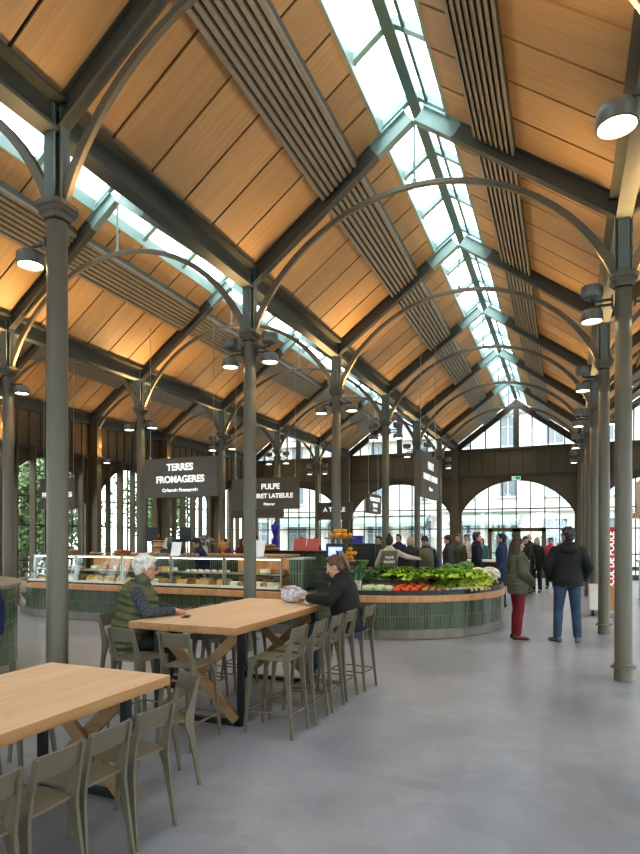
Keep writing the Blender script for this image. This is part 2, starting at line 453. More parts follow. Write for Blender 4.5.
for k in range(2,7): spot((XS[0]+.33,fy(k),4.5),(XS[0]+1.0,fy(k)+.9,6.0),UP*.8,150,1)

# ------------------------------------------------------------------ walls with arches
def arch_bay(mw,md,mg,P,axis,w,door=None,gable=True,nm=8):
    """P(u,z,d): point at u across the bay, z up, d out; fills: cladding mw, bars md, glass mg"""
    c=w/2; half=w/2-.25; spring=2.72; crown=4.02
    rise=crown-spring; r=(half*half+rise*rise)/(2*rise)
    n=24
    def az(u):
        e=u-c
        return spring if abs(e)>half else crown-r+math.sqrt(max(r*r-e*e,0))
    def slab(u0,u1,z00,z01,z10,z11,d0,d1,m): # quad u0..u1 with bottom z00->z10, top z01->z11
        m.hexa([P(u0,z00,d0),P(u1,z10,d0),P(u1,z10,d1),P(u0,z00,d1),P(u0,z01,d0),P(u1,z11,d0),P(u1,z11,d1),P(u0,z01,d1)])
    us=[c-half+2*half*j/n for j in range(n+1)]
    for a,b in zip(us,us[1:]): slab(a,b,az(a),4.2,az(b),4.2,.0,.08,mw)
    for a,b in ((0,c-half),(c+half,w)): slab(a,b,0,4.2,0,4.2,-.04,.12,mw)
    # arch rib
    for a,b in zip(us,us[1:]): slab(a,b,az(a)-.06,az(a)+.02,az(b)-.06,az(b)+.02,-.05,.0,md)
    # band
    slab(0,w,4.2,5.3,4.2,5.3,0,.1,mw)
    for j in range(10):
        u=w*j/9; slab(u-.02,u+.02,4.2,5.25,4.2,5.25,-.03,0,md)
    slab(0,w,4.14,4.24,4.14,4.24,-.1,0,md); slab(0,w,5.24,5.34,5.24,5.34,-.08,.1,md)
    # bars
    for j in range(1,nm):
        u=c-half+2*half*j/nm; slab(u-.02,u+.02,0,az(u),0,az(u),.02,.07,md)
    for z in (1.0,2.0,2.82):
        slab(c-half,c+half,z-.022,z+.022,z-.022,z+.022,.02,.07,md)
    slab(c-half,c+half,0,.2,0,.2,.0,.09,md)
    for a,b in zip(us,us[1:]): slab(a,b,.2,az(a),.2,az(b),.042,.05,mg)
    if gable:
        for s in (0,1):
            z0,z1=5.3,5.3+SLP*(w/2)-.02
            a,b=(0.03,c) if s==0 else (c,w-.03)
            za,zb=(5.3,z1) if s==0 else (z1,5.3)
            slab(a,b,5.3,za,5.3,zb,.042,.05,mg)
            slab(a,b,za-.08,za+.22,zb-.08,zb+.22,-.02,.1,md)
        for j in range(1,8):
            u=w*j/8; zt=5.3+SLP*min(u,w-u); ww=.022 if j!=4 else .11
            slab(u-ww,u+ww,5.3,zt,5.3,zt,(.0 if j!=4 else -.06),.08,md)
mw,md,mg=MB(),MB(),MB()
for i in range(4):
    arch_bay(mw,md,mg,lambda u,z,d,x0=XS[i]: V((x0+u,BACK+d,z)),'x',W)
wb=struct('wall_back',mw,BROWN); md.build('glazing_bars',BROWND,wb); struct('window_5',mg,GLASS)
# pilasters in front of the end wall
for j in range(1,4):
    m=MB(); m.box((XS[j],BACK-.1,2.65),(.3,.2,5.3)); struct('trim_%d'%(10+j),m,BROWN)
mw,md,mg=MB(),MB(),MB()
for k in range(KB,7):
    arch_bay(mw,md,mg,lambda u,z,d,y0=fy(k): V((WLX-d,y0+u,z)),'y',S,gable=False,nm=6)
wl=struct('wall_left',mw,BROWN); md.build('glazing_bars',BROWND,wl); struct('window_6',mg,GLASS)
# deep upright fins before the left glass
mf=MB()
for k in range(2,7):
    for j in range(1,6):
        y=fy(k)+S*j/6; mf.box((WLX+.16,y,2.1),(.2,.05,4.2))
    mf.box((WLX+.2,fy(k),2.65),(.3,.2,5.3))
struct('trim_20',mf,BROWN)
mw,md,mg=MB(),MB(),MB()
for k in range(KB,7):
    arch_bay(mw,md,mg,lambda u,z,d,y0=fy(k): V((WRX+d,y0+u,z)),'y',S,gable=False,nm=6)
wr=struct('wall_right',mw,BROWN); md.build('glazing_bars',BROWND,wr); struct('window_7',mg,GLASS)

mw,md,mg=MB(),MB(),MB()
for i in range(4):
    arch_bay(mw,md,mg,lambda u,z,d,x0=XS[i]: V((x0+u,YB-d,z)),'x',W)
wf=struct('wall_front',mw,BROWN); md.build('glazing_bars',BROWND,wf); struct('window_8',mg,GLASS)
# entrance doors in the end wall
d0,d1=-2.93,-.67
for i,(a,b) in enumerate(((d0,(d0+d1)/2),((d0+d1)/2,d1))):
    m=MB()
    for x in (a+.08,b-.08): m.box((x,BACK-.04,1.0),(.16,.12,2.0))
    m.box(((a+b)/2,BACK-.04,1.96),(b-a,.12,.16)); m.box(((a+b)/2,BACK-.04,.09),(b-a,.1,.18))
    d=struct('door_%d'%(i+1),m,BROWN)
    m=MB(); m.box(((a+b)/2,BACK-.04,1.0),(b-a-.24,.012,1.8)); m.build('glass',GLASS,d)
    m=MB(); hx=b-.2 if i==0 else a+.2; m.tube([(hx,BACK-.1,.85),(hx,BACK-.1,1.35)],.015,8); m.build('handle',STEEL,d)

# lamps hung on the left wall
for k in (3,4):
    t=thing('drum_spotlight','drum spotlight on left wall pilaster, %s pilaster from end arches'%ORD[6-k],'spotlight',(WLX+.65,fy(k),4.05),PI,'spotlights on the left wall')
    for nm,me in (('housing',LH),('lens',LL),('bracket',LB)):
        o=bpy.data.objects.new(nm,me); COL.objects.link(o); o.parent=t
    t.rotation_euler=(0,0,PI)
    spot((WLX+.65,fy(k),4.18),(WLX,fy(k),5.2),35,140,1)

# ------------------------------------------------------------------ outside
STONE=mat('pale_stone',(.62,.58,.52),.85,var=.08,scale=(.6,.6,2))
STONED=mat('stone_trim',(.5,.47,.43),.85,var=.08)
PANE=mat('dark_pane',(.17,.19,.21),.15,var=.1)
SHUT=mat('window_frame_white',(.42,.42,.42),.6)
AWN=mat('green_awning',(.27,.36,.32),.7)
ROOFS=mat('slate_roof',(.17,.19,.22),.6)
def facade(name,label,x0,x1,y,H,seed,storeys,awn=None):
    rnd=random.Random(seed)
    t=thing(name,label,'building',((x0+x1)/2,y,0))
    cx=(x0+x1)/2
    m=MB(); m.box((0,3,H/2),(x1-x0,6,H)); m.build('wall',STONE,t)
    m=MB()
    for z in storeys: m.box((0,-.1,z),(x1-x0,.3,.22))
    m.box((0,-.2,H),(x1-x0+.4,.6,.35)); m.build('cornice',STONED,t)
    m=MB(); m.hexa([V(p) for p in [(-(x1-x0)/2,0,H+.15),((x1-x0)/2,0,H+.15),((x1-x0)/2,6,H+.15),(-(x1-x0)/2,6,H+.15),(-(x1-x0)/2,1.5,H+2.6),((x1-x0)/2,1.5,H+2.6),((x1-x0)/2,5,H+2.6),(-(x1-x0)/2,5,H+2.6)]]); m.build('roof',ROOFS,t)
    n=max(2,int((x1-x0)/2.6))
    zs=[0]+list(storeys)
    for si,z in enumerate(zs):
        for j in range(n):
            x=-(x1-x0)/2+(j+.5)*(x1-x0)/n
            wz0=z+.75 if si else .4; wz1=wz0+(1.9 if si else 2.4); ww=1.05 if si else 1.5
            f=MB()
            for sx in (-1,1): f.box((x+sx*ww/2,-.03,(wz0+wz1)/2),(.16,.12,wz1-wz0))
            f.box((x,-.03,wz1),(ww+.3,.16,.18)); f.box((x,-.05,wz0),(ww+.3,.2,.12)); f.box((x,-.02,(wz0+wz1)/2),(.06,.06,wz1-wz0)); f.box((x,-.02,wz0+(wz1-wz0)*.62),(ww,.06,.05))
            fo=f.build('window',SHUT,t)
            g=MB(); g.box((x,.0,(wz0+wz1)/2),(ww,.03,wz1-wz0)); g.build('pane',PANE,fo)
    if awn:
        for a,b in awn:
            m=MB(); m.hexa([V(p) for p in [(a-cx,-1.1,2.35),(b-cx,-1.1,2.35),(b-cx,0,2.8),(a-cx,0,2.8),(a-cx,-1.1,2.6),(b-cx,-1.1,2.6),(b-cx,0,3.05),(a-cx,0,3.05)]]); m.build('awning',AWN,t)
    return t
facade('stone_house','pale stone town house with tall windows seen through the central end arch',-7,6,37,9.2,1,(3.3,6.3),[(-6.5,-2.4)])
facade('stone_house','pale stone town house with green shopfronts seen through the end arches left of the doors',-22,-7.2,38.5,8.2,2,(3.2,6.0),[(-19,-15),(-13,-8.2)])
facade('stone_house','pale stone town house behind the slim columns at the far right',6.3,20,36,10,3,(3.4,6.6),None)
# left street: a pale house and trees
t=facade('stone_house','pale town house across the street behind the trees at the left windows',-34,-8,0,7.5,4,(3.2,),None); t.location=(-30,16,0); t.rotation_euler=(0,0,PI/2)
BARK=mat('bark',(.09,.075,.06),.9,var=.25,scale=(9,9,2))
LEAF=mat('tree_leaves',(.10,.17,.045),.6,var=.4,scale=(2,2,2),island=.4)
for n,(x,y,h,lean) in enumerate([(-17.5,7.2,6,.3),(-20,11.6,7,-.4),(-17.6,15.2,6.5,.3),(-20.5,19.5,7,-.3),(-17.8,23.0,6.5,.4),(-21,27,7,.3)]):
    rnd=random.Random(n+50)
    t=thing('street_tree','leafy street tree outside the left windows, %s from the left'%ORD[n],'tree',(x,y,-.2),group='street trees')
    m=MB(); m.tube([(0,0,0),(.1*lean,.1,1.6),(.5*lean,0,3),(.8*lean,.2,h)],[.2,.16,.12,.05],8)
    tips=[]
    for b in range(11):
        a=rnd.uniform(0,2*PI); z=rnd.uniform(1.1,4); L=rnd.uniform(.8,1.7)
        p0=V((.3*lean,0,z)); p2=p0+V((math.cos(a)*L,math.sin(a)*L,rnd.uniform(.3,1.6))); p1=(p0+p2)/2+V((0,0,-.15+.3*rnd.random()))
        m.tube([p0,p1,p2],[.06,.045,.015],6); tips += [p1,p2]
    m.build('trunk',BARK,t,smooth=True)
    m=MB()
    for q in range(3800):
        c=rnd.choice(tips)+V((rnd.gauss(0,.5),rnd.gauss(0,.5),rnd.gauss(.1,.5)))
        u=V((rnd.gauss(0,1),rnd.gauss(0,1),rnd.gauss(0,1))).normalized(); w=u.cross(V((rnd.gauss(0,1),rnd.gauss(0,1),1))).normalized(); s=rnd.uniform(.06,.13)
        m.add([c-u*s,c+w*s*.6,c+u*s,c-w*s*.6],[(0,1,2,3)])
    tag(m.build('foliage',LEAF,t),kind='stuff')
# ------------------------------------------------------------------ tables
def long_table(label,x0,x1,y0,y1,frames,H=.9,ins=.11):
    cx,cy=(x0+x1)/2,(y0+y1)/2; w=x1-x0; L=y1-y0
    t=thing('communal_table',label,'table',(cx,cy,0),group='communal oak tables')
    m=MB(); m.box((0,0,H-.032),(w,L,.064)); tp=m.build('tabletop',TABLE,t,bevel=.005); tp.data.materials.append(TABLEE)
    for f in tp.data.polygons:
        if abs(f.normal.z)<.5: f.material_index=1
    for fy_ in frames:
        yy=fy_-cy; m=MB(); hw=w/2-ins
        for s in (-1,1): m.box((s*hw,yy,H/2-.03),(.05,.05,H-.07))
        m.box((0,yy,.02),(2*hw,.05,.04)); m.box((0,yy,H-.084),(2*hw,.05,.04))
        m.build('leg_frame',BLACK,t)
        for s in (-1,1):
            m=MB(); m.bar((-s*hw*.93,yy+s*.02,.05),(s*hw*.93,yy+s*.02,H-.1),.036,.09)
            m.build('cross_brace',TABLEX,t)
    return t
long_table('long oak communal table where the white-haired man and the woman sit',-3.6,-2.5,4.24,6.45,(4.52,6.15))
long_table('lower oak table at the photo\'s bottom left corner, nobody seated at it',-3.42,-2.38,.95,3.21,(2.98,1.2),.75,.17)

# ------------------------------------------------------------------ stools
def stool_meshes(low=False):
    out=[]; X=.80; SH=.64; dz=-.19 if low else 0
    def zz(z): return z*(SH-.04+dz)/(SH-.04) if z<SH-.04 else z+dz
    # seat: plate with a hand slot
    n=20; outer=[];inner=[]
    def rr(hx,hy,r,j):
        a=2*PI*j/n; c,s=math.cos(a),math.sin(a); k=max(abs(c)/hx,abs(s)/hy); q=V((c/k,s/k,0))
        return q
    for j in range(n):
        outer.append(rr(.150,.175,.02,j)); q=rr(.05,.014,.01,j); inner.append(V((q.x,q.y-.03,0)))
    m=MB(); z0,z1=.625+dz,.64+dz
    vs=[(p.x,p.y,z1) for p in outer]+[(p.x,p.y,z1) for p in inner]+[(p.x,p.y,z0) for p in outer]+[(p.x,p.y,z0) for p in inner]
    fs=[]
    for j in range(n):
        k=(j+1)%n
        fs += [(j,k,n+k,n+j),(2*n+k,2*n+j,3*n+j,3*n+k),(k,j,2*n+j,2*n+k),(n+j,n+k,3*n+k,3*n+j)]
    m.add(vs,fs)
    m.box((0,.17,.615+dz),(.295,.012,.05))
    out.append(('seat',m,STOOL))
    # front legs: angled sheet, broad at the knee
    for s in (-1,1):
        m=MB(); prof=[(.0,.205,.215,.030),(.22,.196,.198,.036),(.50,.182,.172,.052),(.585,.176,.155,.085),(.625,.172,.14,.11)]
        m.rings([[V((s*x*X-s*.022,y-w*.38,zz(z))),V((s*x*X,y-w*.38,zz(z))),V((s*x*X,y+w*.38,zz(z))),V((s*x*X-s*.022,y+w*.38,zz(z)))] for z,x,y,w in prof])
        out.append(('leg',m,STOOL))
    for s in (-1,1):
        m=MB(); prof=[(.0,.205,-.235,.030),(.22,.196,-.213,.038),(.50,.184,-.185,.058),(.60,.180,-.170,.085),(.66,.178,-.172,.088),(.74,.176,-.196,.060),(.90,.172,-.238,.030)]
        m.rings([[V((s*x*X-s*.02,y-w*.38,zz(z))),V((s*x*X,y-w*.38,zz(z))),V((s*x*X,y+w*.38,zz(z))),V((s*x*X-s*.02,y+w*.38,zz(z)))] for z,x,y,w in prof])
        out.append(('leg',m,STOOL))
    # backrest plate, slightly curved
    m=MB(); rs=[]
    for j in range(9):
        x=-.139+.278*j/8; b=-.012*(1-(x/.139)**2)
        rs.append([V((x,-.206+b,.79+dz)),V((x,-.236+b,.905+dz)),V((x,-.224+b,.908+dz)),V((x,-.194+b,.792+dz))])
    m.rings(rs); out.append(('backrest',m,STOOL))
    if low: return out
    for a,b in (((-.155,.2,.2),(.155,.2,.2)),((-.155,-.21,.2),(.155,-.21,.2)),((-.155,.2,.2),(-.155,-.21,.2)),((.155,.2,.2),(.155,-.21,.2))):
        m=MB(); m.bar(a,b,.024,.012); out.append(('footrest',m,STOOL))
    return out
_proto={}
def stool(x,y,face,label,low=False):
    """face: direction (deg, 0 = +y) the sitter looks"""
    rz=math.radians(face)
    if low not in _proto:
        p=_proto[low]=thing('dining_chair' if low else 'bar_stool',label,'chair' if low else 'stool',(x,y,0),rz,'low green metal chairs' if low else 'green metal bar stools')
        for nm,m,mt in stool_meshes(low): m.build(nm,mt,p,bevel=.003)
        return p
    return dup(_proto[low],(x,y,0),rz,label)
# right side of the far table (sitters look towards -x)
for i,(x,y,a) in enumerate([(-2.27,4.52,88),(-2.25,4.93,91),(-2.24,5.33,90),(-2.24,5.73,89),(-2.18,6.20,84)]):
    stool(x,y,a,['empty bar stool nearest the camera along the right side of the far table','second bar stool from the camera along the right side of far table','third bar stool from the camera along the right side of far table','bar stool directly in front of the woman in black, far table','bar stool the woman in black sits on'][i])
stool(-2.80,4.03,3,'bar stool at the near end of far table, closer to its front corner')
stool(-3.33,4.08,-4,'bar stool at the near end of far table, just beside the old man')
stool(-3.92,4.62,-84,'bar stool the white-haired man sits on')
for i,y in enumerate((5.15,5.6,6.05)):
    stool(-3.43,y,-90+i*2,['first','second','third'][i]+' bar stool beyond the white-haired man on the far side of table')
# lower chairs at the near table
for i,(x,y,a) in enumerate([(-2.50,3.22,150),(-2.30,2.68,86),(-2.30,2.32,88),(-2.29,1.98,90),(-2.28,1.64,88),(-2.27,1.30,90)]):
    stool(x,y,a,['green metal chair at the right end of the near table, turned','second chair from the right end of near table','third chair from the right end of near table','fourth chair from the right end of near table','fifth chair from right end of near table, at the photo\'s corner','last chair of the near table row, mostly cut by the photo\'s corner'][i],True)
stool(-3.52,3.0,-88,'low green chair on the far side of near table, back top showing',True)
stool(-3.5,2.55,-92,'second low chair on the far side of near table, legs only showing',True)

# ------------------------------------------------------------------ green tiled islands
def stadium(cx0,cx1,cy,r,off,n=28,left=True):
    """outline (counter-clockwise) of a counter with round ends, moved in by off"""
    pts=[];q=r-off
    for j in range(n+1):
        a=-PI/2+PI*j/n; pts.append(V((cx1+q*math.cos(a),cy+q*math.sin(a),0)))
    for j in range(n+1):
        a=PI/2+PI*j/n; pts.append(V((cx0+q*math.cos(a),cy+q*math.sin(a),0)))
    return pts
def ring_wall(name,mk,t,outline,z0,z1,m,uvs=True):
    b=MB(); o=t.location; n=len(outline)
    arc=[0]
    for i in range(n): arc.append(arc[-1]+(outline[(i+1)%n]-outline[i]).length)
    vs=[]
    for i in range(n+1):
        p=outline[i%n]-V((o.x,o.y,0)); vs += [(p.x,p.y,z0),(p.x,p.y,z1)]
    b.add(vs,[(2*i,2*i+2,2*i+3,2*i+1) for i in range(n)])
    me=bpy.data.meshes.new(name); me.from_pydata(b.v,[],b.f)
    uv=me.uv_layers.new(name='UVMap')
    for lp in me.loops:
        i=lp.vertex_index; uv.data[lp.index].uv=(arc[i//2],(z0 if i%2==0 else z1)-z0)
    ob=bpy.data.objects.new(name,me); COL.objects.link(ob); ob.parent=t; me.materials.append(m)
    return ob
def ring_band(name,t,o_out,o_in,z0,z1,m,z1i=None,bevel=.01):
    b=MB(); o=V((t.location.x,t.location.y,0)); n=len(o_out); k=0; z1i=z1 if z1i is None else z1i
    vs=[]
    for i in range(n):
        a=o_out[i]-o; c=o_in[i]-o
        vs += [(a.x,a.y,z0),(a.x,a.y,z1),(c.x,c.y,z1i),(c.x,c.y,z0)]
    fs=[]
    for i in range(n):
        j=(i+1)%n
        for q in range(4): fs.append((4*i+q,4*j+q,4*j+(q+1)%4,4*i+(q+1)%4))
    b.add(vs,fs)
    return b.build(name,m,t,bevel=bevel)
IX0,IX1,IY,IR=-9.75,-3.28,11.32,2.25
isl=thing('tiled_counter','long round-ended green tiled counter under the cheeses and vegetables','counter',((IX0+IX1)/2,IY,0))
st=lambda off: stadium(IX0,IX1,IY,IR,off)
ring_wall('tiled_front',None,isl,st(0),.17,.60,TILE)
ring_band('kick_plate',isl,st(.03),st(.2),.0,.17,KICK)
ring_band('oak_rail',isl,st(-.025),st(.07),.60,.715,RIMW,bevel=.012)
ring_band('inner_wall',isl,st(.80),st(.84),.0,.86,DARKI)
ring_band('worktop',isl,st(.06),st(.82),.68,.72,mat('dark_tray',(.03,.03,.03),.5))
# near-left island, mostly outside the picture
nl=thing('tiled_counter','tall round green tiled counter at the photo\'s left edge','counter',(-7.75,3.9,0))
st2=lambda off: stadium(-9.6,-7.75,3.87,2.1,off)
ring_wall('tiled_front',None,nl,st2(0),.14,1.06,TILEL)
ring_band('kick_plate',nl,st2(.02),st2(.15),0,.14,KICK)
ring_band('worktop',nl,st2(-.05),st2(.75),1.06,1.105,STEEL,bevel=.012)
ring_band('inner_wall',nl,st2(.72),st2(.75),0,1.06,DARKI)

# tiled pillar with the till between cheese and vegetables
pl=thing('tiled_pillar','green tiled counter block between the cheese case and the till','counter',(-4.28,9.62,0))
b=MB(); b.box((-.04,0,1.0),(.27,.46,.5))
PT=tile_mat('pillar_tiles',(.05,.085,.045),(.10,.14,.08),(.30,.31,.26),.055,.27)
o=b.build('tiled_body',PT,pl); uv_strip(o,lambda c:(c.x+c.y,c.z-.75))
b=MB(); b.box((-.04,0,1.27),(.34,.54,.04)); b.build('top_slab',STEEL,pl,bevel=.008)

# ------------------------------------------------------------------ glass case with shelves (straight front run)
STRIP=mat('strip_light',(1,.9,.75),.4,var=.01,emit=(1,.82,.55),estr=9)
def case(label,x0,x1,back=False):
    cx=(x0+x1)/2; w=x1-x0; yf=IY-IR+.10
    t=thing('display_case',label,'display case',(cx,yf,.72),group='chilled glass display cases')
    b=MB(); b.box((0,.34,.0+.02),(w,.68,.04)); b.box((0,.0,.03),(w,.05,.07)); b.build('tray',PALE,t,bevel=.004)
    b=MB(); b.box((0,-.03,-.0),(w,.03,.05)); b.build('dark_edge',BLKP,t)
    b=MB(); b.box((0,.42,.26),(w,.42,.02)); b.build('shelf',STEEL,t)
    b=MB(); b.box((0,.25,.25),(w,.05,.035)); b.build('shelf_edge',BLKP,t)
    b=MB(); b.box((0,.3,.55),(w,.34,.018)); b.box((0,.125,.55),(w,.03,.03)); b.build('top_rail',STEEL,t,bevel=.003)
    for s in (-1,1):
        b=MB(); b.box((s*(w/2-.015),.14,.29),(.025,.025,.54)); b.build('post',STEEL,t)
    b=MB(); b.hexa([V(p) for p in [(-w/2,.03,.06),(w/2,.03,.06),(w/2,.038,.06),(-w/2,.038,.06),(-w/2,.13,.55),(w/2,.13,.55),(w/2,.138,.55),(-w/2,.138,.55)]]); b.build('glass_front',CASEG,t)
    b=MB(); b.box((0,.16,.532),(w-.06,.03,.012)); b.build('strip_light',STRIP,t)
    if back:
        b=MB(); b.box((0,.62,.30),(w,.02,.5)); b.build('back_panel',RIMW,t)
    return t
CX=[-10.4,-9.23,-8.06,-6.89,-5.72,-4.55]
CN=['glass case at the far left of cheese counter with cakes above','glass case behind the nearest left column, second along counter','glass case of cheeses left of the white-haired man','glass case of cheeses in front of the man in navy jumper','glass case of cheeses just left of the tiled pillar']
for i in range(5): case(CN[i],CX[i]+.01,CX[i+1]-.01,i==4 or i==1)

# ------------------------------------------------------------------ hanging signs
def sign(label,x0,x1,y0,y1,z0,z1,lines,face,ztop,cables=True):
    cx,cy=(x0+x1)/2,(y0+y1)/2
    t=thing('hanging_sign',label,'sign',(cx,cy,(z0+z1)/2),group='dark hanging stall signs')
    b=MB(); b.box((0,0,0),(max(x1-x0,.1),max(y1-y0,.1),z1-z0)); b.build('board',SIGNM,t,bevel=.004)
    for body,size,dx,dz in lines:
        if face=='y': text_obj('lettering',body,size,WHITE,t,(dx,-(max(y1-y0,.1)/2+.004),dz),(PI/2,0,0),bold=size*.034)
        else: text_obj('lettering',body,size,WHITE,t,((max(x1-x0,.1)/2+.004),dx,dz),(PI/2,0,PI/2),bold=size*.034)
    for s in (-1,1):
        b=MB()
        if face=='y': p=((x1-x0)/2-.1)*s,0
        else: p=0,((y1-y0)/2-.15)*s
        b.tube([(p[0],p[1],(z1-z0)/2),(p[0],p[1],ztop-(z0+z1)/2)],.007,6); b.lathe([(.02,0),(.02,.06)],8,(p[0],p[1],(z1-z0)/2)); b.build('cable',STEEL,t)
    return t
sign('dark hanging sign reading TERRES FROMAGERES over the cheese counter',-7.86,-6.16,9.8,9.8,2.44,3.22,[('TERRES',.19,0,.20),('FROMAGERES',.185,0,-.04),('Crémerie Fromagerie',.095,0,-.25)],'y',5.9)
sign('dark hanging sign reading PULPE FLEURET LATIEULE behind the slim column',-7.45,-5.68,12.5,12.5,2.31,3.05,[('PULPE',.18,.17,.16),('FLEURET LATIEULE',.15,.13,-.06),('Primeur',.09,.14,-.25)],'y',5.8)
sign('blank dark hanging sign half hidden behind the PULPE sign',-8.95,-7.3,15,15,2.2,2.85,[],'y',6)
sign('dark hanging sign side-on, reading PULPE, near the end arch',-2.62,-2.52,11.2,12.9,2.45,3.32,[('PULPE',.2,0,.2),('FLEURET LATIEULE',.16,0,-.04),('Primeur',.1,0,-.26)],'x',6.2)
sign('small distant side-on hanging sign left of the central end arch',-5.05,-4.95,15.5,16.7,2.32,2.86,[('FROMAGERES',.15,0,.12),('TERRES',.14,0,-.05),('Crémerie',.09,0,-.18)],'x',5.9)
sign('distant dark hanging sign reading A TABLE',-7.5,-6.3,18,18,2.22,2.78,[('A TABLE',.2,.0,.04)],'y',6)
sign('dark hanging sign with its middle hidden by the nearest left column',-12.6,-11.4,11.5,11.5,2.38,3.16,[('TERRES',.2,0,.2),('FROMAGERES',.165,0,-.04),('Crémerie',.095,0,-.25)],'y',6)
# exit sign over the arch
t=thing('exit_sign','small green and white exit sign at the crown of the central end arch','sign',(-1.81,BACK-.06,4.06))
b=MB(); b.box((0,0,0),(.34,.05,.17)); b.build('box',mat('exit_white',(.8,.85,.8),.4,emit=(.8,1,.85),estr=.3),t)
b=MB(); b.box((.07,-.028,0),(.17,.006,.13)); b.build('green_panel',mat('exit_green',(.02,.35,.12),.4,emit=(0,.5,.15),estr=.3),t)
b=MB(); b.prism([(-.14,-.03,-.0),(-.09,-.03,.045),(-.09,-.03,.015),(-.02,-.03,.015),(-.02,-.03,-.015),(-.09,-.03,-.015),(-.09,-.03,-.045)],(0,.003,0)); b.build('arrow',MATS['exit_green'],t)

# ------------------------------------------------------------------ right side: cart, banner, kiosk
t=thing('market_cart','white wheeled cart with oak side between the right-hand columns','cart',(.80,13.9,0))
b=MB(); b.box((-.14,0,.38),(.34,.5,.52)); b.build('body',PALE,t,bevel=.01)
b=MB(); b.box((.2,0,.38),(.34,.5,.5)); b.build('side_panel',RIMW,t,bevel=.01)
b=MB(); b.box((-.06,.22,1.1),(.06,.06,1.0)); b.box((-.06,.1,1.62),(.1,.4,.04)); b.build('upright',PALE,t)
for x in (-.24,.28):
    for y in (-.18,.18):
        b=MB(); b.lathe([(.055,-.02),(.06,0),(.055,.02)],14,(x,y,.06),Matrix.Rotation(PI/2,3,'Y')); b.build('wheel',BLKP,t)
RED=mat('red_banner',(.62,.05,.04),.6,var=.04)
t=thing('red_banner','tall red banner with white upright lettering between the two right-hand columns','banner',(1.12,16.6,0))
b=MB(); b.box((0,0,1.15),(.42,.02,1.5)); b.build('cloth',RED,t)
text_obj('lettering','CUL DE POULE',.2,WHITE,t,(-.02,-.014,1.12),(PI/2,-PI/2,0),.003,bold=.004)
b=MB(); b.tube([(-.21,.02,0),(-.21,.02,1.95)],.015,8); b.tube([(.21,.02,0),(.21,.02,1.95)],.015,8); b.box((0,.02,.02),(.5,.3,.03)); b.build('stand',STEEL,t)
t=thing('food_kiosk','stall with oak canopy beyond the right-hand columns','kiosk',(2.95,17.5,0))
b=MB(); b.box((0,0,.5),(2.2,.9,1.0)); b.build('counter',PALE,t,bevel=.01)
b=MB(); b.box((0,-.1,2.22),(2.5,1.3,.14)); b.build('canopy',RIMW,t)
b=MB(); b.box((0,0,2.7),(2.3,1.1,.85)); b.build('upper_box',STONE,t)
for x in (-1.05,1.05):
    b=MB(); b.box((x,.3,1.6),(.07,.07,1.2)); b.build('post',DARKI,t)
b=MB(); b.box((-.6,-.46,.62),(.7,.02,.5)); b.build('red_panel',RED,t)
b=MB(); b.box((0,0,1.02),(2.3,1.0,.05)); b.build('worktop',PALE,t)
# ------------------------------------------------------------------ people
SKIN=mat('skin',(.56,.33,.235),.5,var=.06); SKIN2=mat('skin_tan',(.42,.235,.155),.5,var=.06); SKINR=mat('skin_ruddy',(.58,.29,.21),.5,var=.08)
EYEW=mat('eye_white',(.75,.73,.70),.3,var=.02); EYED=mat('eye_dark',(.03,.02,.015),.2); LIP=mat('lips',(.42,.16,.13),.5)
def cloth(n,c,**k): return mat(n,c,k.pop('rough',.8),var=k.pop('var',.18),scale=(7,7,7),**k)
def hand(mb,w,d,up,s,curl,thumb,k=1.0):
    """palm + four unequal bent fingers + thumb. w wrist, d pointing, up back of hand, s +1/-1 thumb side"""
    w=V(w); d=V(d).normalized(); up=V(up); up=(up-d*up.dot(d)).normalized(); x=d.cross(up)*s
    pc=w+d*.052*k
    M=Matrix((x,d,up)).transposed()
    mb.ell(pc,(.042*k,.055*k,.017*k),M,12,8); mb.cap(w-d*.03,w+d*.02,.027*k,.027*k)
    for q,(o,L) in enumerate(((.030,.072),(.010,.082),(-.010,.076),(-.029,.060))):
        p=w+d*.092*k+x*o*k-d*abs(o)*.25
        a=curl*.8; d1=(d*math.cos(a)-up*math.sin(a)); p1=p+d1*L*.52*k
        a2=curl*1.7; d2=(d*math.cos(a2)-up*math.sin(a2)); p2=p1+d2*L*.48*k
        mb.cap(p,p1,.0095*k,.009*k,8); mb.cap(p1,p2,.009*k,.0078*k,8)
    p=w+d*.03*k+x*.034*k-up*.004; d1=(d*.65+x*.7-up*.25*thumb).normalized(); p1=p+d1*.042*k; d2=(d*.9+x*.25-up*.4*thumb).normalized(); p2=p1+d2*.032*k
    mb.cap(p,p1,.0125*k,.0105*k,8); mb.cap(p1,p2,.0105*k,.0085*k,8)

